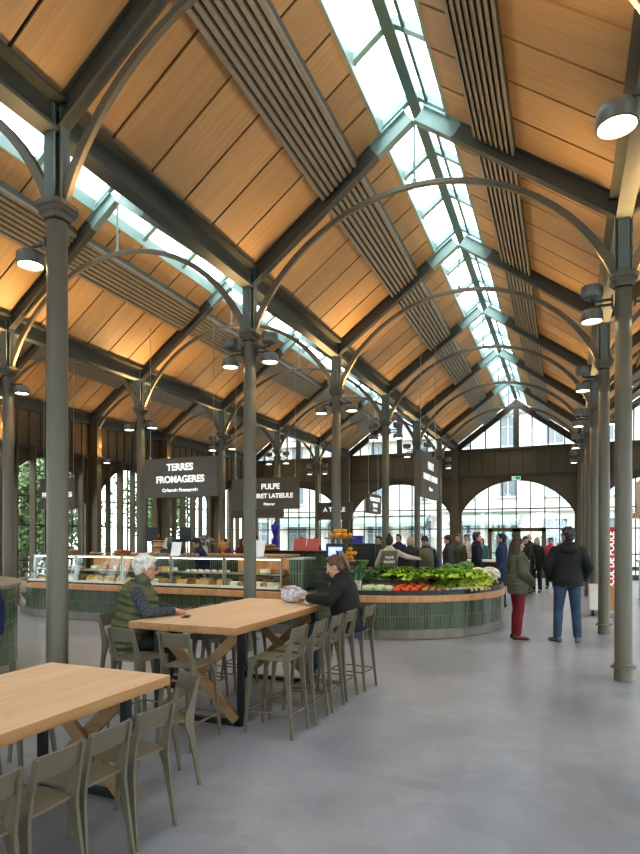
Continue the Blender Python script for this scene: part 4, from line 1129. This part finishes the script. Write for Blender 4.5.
# lettuces heaped from the lower tray up to the back
for j in range(7):
    veg('lettuce',END[j%2],rim(-44+7*j,.30+.02*(j%2),.80),'bright frilly lettuce in the front row of the rounded end','lettuce','frilly lettuces, front row at the rounded end',1.05)
for j in range(7):
    veg('lettuce',LET[j%3],rim(-62+9*j,.46,.90),'bright green lettuce heaped in the second row of greens','lettuce','lettuces heaped in the second row',1.25)
for j in range(6):
    veg('lettuce',LET[(j+1)%3],V((-2.55+.18*j,YF+.66+.03*j,.95)),'bright green lettuce standing in the upper tray','lettuce','lettuces in the upper tray',1.3)
for j in range(5):
    veg('kale',KALE[j%2],V((-2.9+.2*j,YF+.80,1.0)),'dark green kale behind the upper lettuces','kale','dark kale behind the lettuces',1.1)
for j in range(6):
    veg('broccoli',BROC[j%2],rim(-30+10*j,.66,1.0),'dark broccoli head at the back of the rounded end','broccoli','broccoli heads at the back',1.15)
for j in range(4):
    veg('spinach',KALE[j%2],V((-2.98+.13*j,YF+.60,.90)),'leafy green bunch in the upper tray beside the cabbages','greens','leafy bunches in the upper tray',.75)
for j,(a,o) in enumerate(((20,.2),(34,.26),(8,.40),(44,.16),(24,.5))):
    veg('cauliflower',CAUm[j%2],rim(a,o,.745),'white cauliflower at the far end of the vegetable display','cauliflower','cauliflowers at the far end',[1.55,1.45,1.3,1.25,1.2][j])
for j in range(9):
    veg('potato',POTm,rim(12+5*(j%6),.10+.08*(j//6),.745),'small brown potato by the cauliflowers','potato','potatoes by the cauliflowers',.9)
# leeks standing beside the woman
for j in range(7):
    b=MB(); rr=random.Random(j); x=-3.20+.035*(j%4); y=YF+.16+.05*(j//4)
    p=V((x,y,.745)); b.tube([(0,0,0),(.0,.01,.2)],[.016,.014],8); 
    o=b.build('leek',WHV,None,smooth=True,origin=p); o.rotation_euler=(-.25,rr.uniform(-.15,.15),0)
    tag(o,'white and green leek standing behind the woman in black','leek','leeks behind the woman in black')
    b=MB()
    for q in range(6):
        a=rr.uniform(0,2*PI); L=rr.uniform(.16,.3); ca,sa=math.cos(a),math.sin(a)
        pts=[V((ca*s*s*.12,sa*s*s*.12+.01,.19+L*s*(1-.25*s))) for s in (0,.35,.7,1)]
        rs=[]
        for u,pp in enumerate(pts):
            w=(.014,.02,.016,.003)[u]; rs.append([pp+V((-sa*w,ca*w,0)),pp-V((-sa*w,ca*w,0))])
        k=len(b.v)
        for r_ in rs: b.v+=[tuple(z) for z in r_]
        for u in range(3): b.f.append((k+2*u,k+2*u+1,k+2*u+3,k+2*u+2))
    b.build('leaves',LEEKG,o)
# big green cabbages on the upper tray behind the leeks
for j,(x,y,z,s) in enumerate(((-3.36,YF+.56,.94,1.5),(-3.12,YF+.60,.94,1.3),(-3.26,YF+.72,1.1,1.3))):
    veg('savoy_cabbage',CABm[j%2],(x,y,z),['big green savoy cabbage, front left of the cabbages','big green savoy cabbage, right of the front one','big green savoy cabbage topmost at the back'][j],'cabbage','savoy cabbages above the leeks',s)
# citrus stand
t=thing('fruit_stand','black tiered stand carrying oranges above the vegetables','stand',(-3.98,YF+1.62,0))
b=MB(); b.box((0,0,.6),(.5,.3,1.2)); b.build('cabinet',BLKP,t,bevel=.01)
b=MB(); b.box((0,0,1.2),(.52,.34,.03)); b.build('shelf',RIMW,t)
b=MB(); b.tube([(-.1,0,1.2),(-.1,0,1.62)],.012,8); b.lathe([(.30,1.62),(.32,1.64),(.3,1.645)],20,(.0,0,0)); b.build('dish',STEEL,t)
for j in range(9):
    a=j*2*PI/8; p=V((-3.98,YF+1.62,1.645))+(V((.2*math.cos(a),.2*math.sin(a),0)) if j<8 else V((0,0,.0)))
    veg('orange',ORm,p,'orange on the raised round dish','orange','oranges on the raised dish')
for j in range(4):
    p=V((-3.98,YF+1.62,1.725))+V((.09*math.cos(j*1.57),.09*math.sin(j*1.57),0))
    veg('orange',ORm,p,'orange in the top layer of the raised dish','orange','oranges on top of the dish')
for j in range(7):
    veg('orange',ORm,V((-3.83+.02*j,YF+1.48+.012*j,1.215 if j>=3 else 1.215))+V((.06*(j%3)-.05,-.0,.085*(j//3))),'orange on the lower shelf of the stand','orange','oranges on the lower shelf')

# ------------------------------------------------------------------ cheeses
CH1=mat('cheese_yellow',(.72,.50,.17),.5,var=.1); CH2=mat('cheese_cream',(.78,.68,.47),.55,var=.08); CH3=mat('rind_brown',(.42,.26,.12),.7,var=.2); CH4=mat('cheese_orange',(.72,.34,.08),.5,var=.1); CH5=mat('cheese_white',(.80,.78,.70),.6,var=.05)
def cheese_mesh(kind,m):
    b=MB()
    if kind=='wheel': b.lathe([(.10,0),(.115,.012),(.118,.045),(.115,.08),(.10,.09)],22)
    if kind=='wedge': b.prism([(0,0,0),(.17,-.055,0),(.175,0,0),(.17,.055,0)],(0,0,.085))
    if kind=='half':
        b.prism([(0.13*math.cos(a),.13*math.sin(a),0) for a in [PI*j/12 for j in range(13)]],(0,0,.09))
    if kind=='block': b.box((0,0,.05),(.2,.13,.1))
    if kind=='button': b.lathe([(.03,0),(.038,.008),(.038,.03),(.03,.038)],14)
    if kind=='loaf': b.ell((0,0,.05),(.14,.07,.05),None,14,8)
    me=b.mesh('cheese'); me.materials.append(m); autosmooth(me,35); return me
KINDS=[('round_cheese','wheel',CH3,'round brown-rinded cheese wheel'),('cheese_wedge','wedge',CH1,'yellow cheese wedge'),('half_cheese','half',CH2,'half wheel of cream cheese'),('cheese_block','block',CH1,'large yellow cheese block'),('round_cheese','wheel',CH5,'white-rinded cheese wheel'),('cheese_wedge','wedge',CH4,'orange cheese wedge')]
KM=[cheese_mesh(k[1],k[2]) for k in KINDS]
LOAF=cheese_mesh('loaf',CH3); BUT=cheese_mesh('button',CH5)
CASEN=['first','second','third','fourth','fifth']
for ci in range(5):
    x0,x1=CX[ci],CX[ci+1]
    for j in range(6):
        x=x0+.12+(x1-x0-.24)*(j+.5)/6
        q=(j*2+ci)%6
        mesh_obj(KINDS[q][0],KM[q],(x,YF+.10+.20,.765),rnd.uniform(-.5,.5)+1.2,'%s on the tray of %s glass case from the left'%(KINDS[q][3],CASEN[ci]),'cheese','cheeses on the case trays',rnd.uniform(.85,1.1))
        q=(j+ci+3)%6
        if ci in (1,2,4):
            mesh_obj(KINDS[q][0],KM[q],(x,YF+.10+.47,.99),rnd.uniform(-.5,.5)+1.2,'%s on the shelf of %s glass case from the left'%(KINDS[q][3],CASEN[ci]),'cheese','cheeses on the case shelves',rnd.uniform(.7,.9))
        elif ci==0:
            mesh_obj('bread_roll',LOAF,(x,YF+.57,.99),rnd.uniform(-.5,.5),'brown bread roll on shelf of the far left glass case','bread','bread rolls on the case shelf',.6)
        else:
            for r in range(2): mesh_obj('goat_cheese',BUT,(x+.05*r,YF+.50+.1*r,.99),0,'small white goat cheese on shelf of the fourth glass case','cheese','goat cheeses on the case shelf',1.1)
# second row of cheeses on the trays, pastries on top of the left cases
for ci in range(5):
    x0,x1=CX[ci],CX[ci+1]
    for j in range(5):
        q=(j*3+ci+1)%6; x=x0+.2+(x1-x0-.4)*j/4
        mesh_obj(KINDS[q][0],KM[q],(x,YF+.10+.50,.765),rnd.uniform(-.5,.5)+1.2,'%s at the tray back, %s glass case from left'%(KINDS[q][3],CASEN[ci]),'cheese','cheeses at the back of the trays',rnd.uniform(.95,1.2))
    if ci in (1,2,3):
        for j in range(4):
            if ci==3 and j>1: continue
            mesh_obj('pastry',LOAF,(x0+.25+.2*j,YF+.10+.33,1.285),rnd.uniform(-.5,.5)+1.3,'golden pastry on top of the %s glass case from left'%CASEN[ci],'pastry','pastries on the case tops',.6)
# ------------------------------------------------------------------ things on the cheese counter tops and back counter
bc=thing('back_counter','long oak-topped back counter behind the cheese cases','counter',(-8.1,IY+1.05,0))
b=MB(); b.box((0,0,.6),(4.6,.6,1.2)); o=b.build('tiled_body',PT,bc); uv_strip(o,lambda c:(c.x+c.y,c.z))
b=MB(); b.box((0,0,1.225),(4.7,.7,.05)); b.build('oak_top',RIMW,bc,bevel=.01)
BT=1.25; BY=IY+.95
def cakes(x,y,z,label):
    t=thing('cake_tower',label,'cake stand',(x,y,z))
    for j,(r,h) in enumerate(((.2,.02),(.17,.17),(.14,.31))):
        b=MB(); b.lathe([(r,h),(r,h+.012)],20); b.build('tier',PALE,t)
        b=MB(); b.lathe([(r*.8,h+.012),(r*.82,h+.08),(r*.7,h+.10)],18); b.build('cake',[CH3,CH4,mat('chocolate',(.06,.03,.02),.5)][j],t,smooth='auto')
    b=MB(); b.tube([(0,0,0),(0,0,.46)],.01,8); b.build('rod',STEEL,t)
cakes(-9.45,BY,BT,'three-tier stand of cakes on the back counter, left')
def scale_(x,y,z,label,rz=0):
    t=thing('shop_scale',label,'scale',(x,y,z),rz)
    b=MB(); b.box((0,0,.05),(.34,.34,.1)); b.box((0,.12,.3),(.08,.06,.44)); b.build('base',BLKP,t,bevel=.01)
    b=MB(); b.box((0,.08,.52),(.36,.08,.26)); b.build('screen_housing',BLKP,t,bevel=.01)
    b=MB(); b.box((0,-.02,.115),(.36,.32,.02)); b.build('pan',STEEL,t)
def board(x,y,z,label):
    t=thing('menu_board',label,'board',(x,y,z))
    b=MB(); b.box((0,0,.47),(.30,.025,.36)); b.build('panel',BLKP,t)
    b=MB(); b.tube([(0,0,0),(0,0,.32)],.01,8); b.lathe([(.08,0),(.08,.012)],14); b.build('foot',BLACK,t)
board(-9.75,BY+.1,BT,'black board on thin foot left of the cake stand'); board(-8.72,BY+.1,BT,'black board on thin foot behind the meat slicer')
# slicer
t=thing('meat_slicer','black food slicer on the back counter left of the white-haired man','slicer',(-9.0,BY-.1,BT))
b=MB(); b.box((0,0,.05),(.46,.3,.1)); b.box((.1,.05,.22),(.14,.18,.28)); b.build('body',BLKP,t,bevel=.02)
b=MB(); b.lathe([(.16,-.01),(.165,0),(.16,.01)],22,(-.03,0,.24),Matrix.Rotation(PI/2,3,'Y')); b.build('blade',STEEL,t)
b=MB(); b.bar((-.16,0,.12),(-.06,0,.36),.03,.2); b.build('carriage',STEEL,t)
# flowers
t=thing('flower_bouquet','mixed bouquet of flowers in a pale vase behind the white-haired man','bouquet',(-8.02,BY-.1,BT))
b=MB(); b.lathe([(.05,0),(.075,.05),(.06,.16),(.05,.2)],16); b.build('vase',PALE,t,smooth=True)
b=MB(); fl=MB(); fl2=MB()
for j in range(70):
    a=rnd.uniform(0,2*PI); r=rnd.uniform(0,.24); z=.40-.55*r+rnd.uniform(-.04,.08); c=V((r*math.cos(a),r*math.sin(a),z))
    (fl if j%3 else fl2).ell(c,(.03,.03,.022),None,7,5)
    d=c*1.02+V((0,0,-.03)); u=V((math.cos(a+1.5),math.sin(a+1.5),.2))*.05; b.add([d,d+u+V((0,0,.02)),d+V((math.cos(a),math.sin(a),.1))*.09,d-u],[(0,1,2,3)])
    b.tube([(0,0,.18),c],.004,4)
tag(b.build('leaves',GREEND,t),kind='stuff'); fl.build('blossoms',mat('flowers_mauve',(.42,.2,.36),.7,island=.4),t,smooth=True); fl2.build('blossoms',mat('flowers_white',(.75,.7,.6),.7),t,smooth=True)
# white card stand
t=thing('card_stand','white card in a tilted stand on the cheese case','sign',(-6.93,YF+.42,1.285))
b=MB(); b.bar((0,0,.01),(0,.06,.27),.22,.008,up=(0,-1,.2)); b.build('card',mat('white_card',(.85,.86,.88),.5,var=.02),t); b=MB(); b.box((0,.03,.006),(.22,.12,.012)); b.build('foot',STEEL,t)
t=thing('card_stand','white card in a tilted stand right of the grey-haired customers','sign',(-5.12,YF+.42,1.285))
b=MB(); b.bar((0,0,.01),(.03,.06,.30),.20,.008,up=(0,-1,.2)); b.build('card',MATS['white_card'],t); b=MB(); b.box((0,.03,.006),(.22,.12,.012)); b.build('foot',STEEL,t)
# carved wooden rooster shape beside the bouquet
t=thing('wooden_rooster','carved orange-brown wooden rooster with tall spike tail','figurine',(-7.62,BY+.05,BT))
b=MB(); b.ell((0,0,.17),(.15,.08,.11)); b.cap((.10,0,.2),(.16,0,.33),.05,.035); b.cap((-.08,0,.2),(-.10,0,.62),.06,.012); b.cap((.16,0,.33),(.21,0,.32),.02,.006); b.cap((0,0,.0),(0,0,.1),.03,.03); b.lathe([(.09,0),(.09,.02)],14); fobj('body',b,mat('carved_wood',(.42,.22,.09),.6),t,.012,2)
# baskets / boxes of produce on the cases
def basket(x,y,z,label,m,it,n=9):
    t=thing('produce_basket',label,'basket',(x,y,z),group='baskets on the cheese counter')
    b=MB(); b.lathe([(.13,0),(.17,.09),(.175,.095),(.16,.09),(.125,.012)],18); b.build('basket',mat('wicker',(.30,.19,.09),.8,var=.3,scale=(40,40,40)),t)
    for j in range(n):
        a=j*2.4; r=.035*math.sqrt(j); b=MB(); b.ell((r*math.cos(a),r*math.sin(a),.085),(.035,.035,.03),None,8,6); b.build('contents',m,t,smooth=True)
basket(-9.55,YF+.42,1.285,'basket of brown goods on top of second glass case',CH3,0); basket(-8.2,YF+.42,1.285,'basket of red fruit on top of the cheese case left of the man',TOM,0); 
# till screen and terminal at the pillar
t=thing('till_terminal','black till terminal with a lit blue and white display','till',(-3.62,YF+.62,.90))
b=MB(); b.box((0,0,.12),(.5,.36,.24)); b.build('base',BLKP,t,bevel=.02)
b=MB(); b.box((-.08,.05,.3),(.07,.07,.2)); b.build('stem',BLKP,t)
b=MB(); b.box((-.08,.02,.50),(.36,.06,.28)); b.build('screen',BLKP,t,bevel=.012)
scr=mat('till_display',(.1,.2,.5),.3,var=.5,scale=(14,14,30),emit=(.35,.55,1),estr=1.0)
b=MB(); b.box((-.08,-.013,.50),(.26,.006,.16)); b.build('display',scr,t)
b=MB(); b.box((-.13,-.018,.52),(.08,.004,.07)); b.box((-.02,-.018,.50),(.1,.004,.035)); b.build('display_text',WHITE,t)
t=thing('black_screen','large black monitor seen from behind beside the vendor','monitor',(-4.05,12.2,.72))
b=MB(); b.box((0,0,.55),(.62,.05,.5)); b.box((0,-.03,.55),(.36,.03,.3)); b.build('monitor_back',BLKP,t,bevel=.015)
b=MB(); b.tube([(0,0,0),(0,0,.4)],.03,10); b.box((0,0,.01),(.3,.22,.02)); b.build('stand',BLKP,t)
# inner table that carries it
t=thing('prep_table','steel worktable inside the vegetable stall','table',(-4.0,12.25,0))
b=MB(); b.box((0,0,.70),(1.3,.6,.04)); b.build('top',STEEL,t)
for sx in (-1,1):
    for sy in (-1,1):
        b=MB(); b.box((sx*.6,sy*.26,.34),(.04,.04,.68)); b.build('leg',STEEL,t)
# bakery counter further back with red boards, bottle and breads
t=thing('bakery_counter','dark-topped bakery counter behind the tiled pillar','counter',(-7.2,16.2,0))
b=MB(); b.box((0,0,.6),(4.2,.8,1.2)); o=b.build('tiled_body',PT,t); uv_strip(o,lambda c:(c.x+c.y,c.z))
b=MB(); b.box((0,0,1.22),(4.3,.9,.06)); b.build('top',BLKP,t)
for j in range(2):
    t=thing('red_menu_board','salmon red menu board standing on the bakery counter, %s of the two'%('left' if j==0 else 'right'),'board',(-7.25+.42*j,15.98,1.25))
    b=MB(); b.bar((0,0,0),(0,.1,.36),.4,.012,up=(0,-1,.2)); b.build('panel',mat('salmon_red',(.62,.16,.13),.6,var=.05),t); b=MB(); b.box((0,.09,.008),(.3,.14,.015)); b.build('foot',BLKP,t)
t=thing('blue_bottle','tall cobalt blue bottle shape on the bakery counter','bottle',(-8.15,16.2,1.25))
b=MB(); b.lathe([(.10,0),(.12,.05),(.12,.3),(.06,.42),(.10,.55),(.14,.72),(.11,.8)],16); b.build('body',mat('cobalt',(.03,.03,.36),.3),t,smooth=True); b=MB(); b.lathe([(.05,.8),(.05,.86)],12); b.build('cap',BLKP,t)
t=thing('blue_bottle','short cobalt blue box on counter above the till display','box',(-5.5,16.2,1.25))
b=MB(); b.box((0,0,.2),(.3,.2,.4)); b.build('body',MATS['cobalt'],t,bevel=.02); b=MB(); b.box((0,0,.42),(.32,.22,.05)); b.build('lid',MATS['cobalt'],t,bevel=.01)
for j in range(9):
    mesh_obj('bread_loaf',LOAF,(-8.95+.22*(j%5)+.1*(j//5),16.05,1.25+.09*(j//5)),.4,'crusty loaf piled on the bakery counter','bread','loaves on the bakery counter',1.0)
t=thing('bar_table','pale-topped table between the greens and the doors','table',(-1.9,17.4,0))
b=MB(); b.box((0,0,.98),(2.0,.7,.05)); b.build('top',PALE,t)
for sx in (-1,1):
    for sy in (-1,1):
        b=MB(); b.box((sx*.9,sy*.28,.48),(.06,.06,.96)); b.build('leg',BROWND,t)
b=MB(); b.box((0,.3,.6),(1.8,.03,.7)); b.build('back_panel',BROWND,t)
# on the oak table: carrier bag, tissue, phone
rb=random.Random(4); b=MB()
n=26; rs=[]
for i in range(12):
    a=-PI/2+PI*i/11; row=[]
    for j in range(n):
        th=2*PI*j/n; f=1+.10*math.sin(5*th+2*a)+.06*math.sin(11*th-3*a)+rb.uniform(-.03,.03)
        row.append(V((.15*f*max(math.cos(a),.05)**.7*math.cos(th),.12*f*max(math.cos(a),.05)**.7*math.sin(th),.085+.085*math.sin(a)*f)))
    rs.append(row)
b.rings(rs)
bag=thing('carrier_bag','crumpled grey and lilac plastic bag on the oak table','bag',(-2.88,6.18,.90))
b.build('sack',mat('bag_plastic',(.52,.50,.56),.35,var=.45,scale=(26,26,26),bump=.6),bag,smooth=True)
b=MB(); b.tube([(-.12,-.02,.1),(-.06,-.06,.185),(.04,-.05,.19),(.12,.0,.12)],.012,6); b.build('handle',MATS['bag_plastic'],bag,smooth=True)
t=thing('paper_tissue','crumpled white tissue under the woman\'s hands','tissue',(-2.62,6.03,.90))
b=MB(); b.ell((0,0,.022),(.06,.05,.022),None,10,6); b.cap((.02,0,.03),(.05,.02,.05),.02,.008); fobj('paper',b,mat('tissue_white',(.80,.78,.74),.8),t,.008,1)
t=thing('phone','small black phone by the white-haired man\'s hand','phone',(-3.28,4.66,.9005),.4)
b=MB(); b.box((0,0,.005),(.07,.14,.009)); b.build('case',BLKP,t,bevel=.003); b=MB(); b.box((0,0,.0102),(.062,.125,.001)); b.build('screen',mat('phone_glass',(.02,.025,.03),.1),t)
t=thing('paper_bag','cream paper bag hooked on the end of the left round counter','bag',(-6.02,5.15,.8))
t.location=(-6.30,5.45,.80); t.scale=(.6,.6,.6)
b=MB(); b.ell((0,0,.06),(.09,.07,.1),None,12,8); b.cap((0,0,.12),(-.03,-.02,.24),.03,.02); fobj('sack',b,CREAM,t,.012,2)
# ------------------------------------------------------------------ sky, exposure, camera
w=bpy.data.worlds.new('World'); SC.world=w; w.use_nodes=True
nt=w.node_tree; n=nt.nodes; l=nt.links
bg=n['Background']; tc=n.new('ShaderNodeTexCoord'); no=n.new('ShaderNodeTexNoise'); no.inputs['Scale'].default_value=2.2; no.inputs['Detail'].default_value=6
cr=n.new('ShaderNodeValToRGB'); cr.color_ramp.elements[0].position=.35; cr.color_ramp.elements[1].position=.62
cr.color_ramp.elements[0].color=(.88,.94,1,1); cr.color_ramp.elements[1].color=(1,1,1,1)
l.new(tc.outputs['Generated'],no.inputs['Vector']); l.new(no.outputs['Fac'],cr.inputs['Fac']); l.new(cr.outputs['Color'],bg.inputs['Color'])
bg.inputs['Strength'].default_value=4.6
d=bpy.data.lights.new('soft_sun','SUN'); d.energy=3.0; d.angle=math.radians(50); d.color=(1,.97,.92)
o=bpy.data.objects.new('soft_sun',d); COL.objects.link(o); o.rotation_euler=(math.radians(18),math.radians(10),0)

cam=bpy.data.cameras.new('Camera'); co=bpy.data.objects.new('Camera',cam); COL.objects.link(co)
co.location=(0,0,1.65); co.rotation_euler=(PI/2,0,math.radians(22.4))
cam.sensor_fit='VERTICAL'; cam.sensor_height=36; cam.sensor_width=27; cam.lens=592.2/854*36; cam.shift_y=(537.2-427)/854
cam.clip_start=.05; cam.clip_end=300
SC.camera=co
SC.view_settings.view_transform='Standard'; SC.view_settings.look='Medium High Contrast'; SC.view_settings.exposure=.35
SC.cycles.max_bounces=7; SC.cycles.diffuse_bounces=4; SC.cycles.glossy_bounces=3; SC.cycles.transparent_max_bounces=12
SC.cycles.sample_clamp_indirect=6; SC.cycles.use_denoising=True
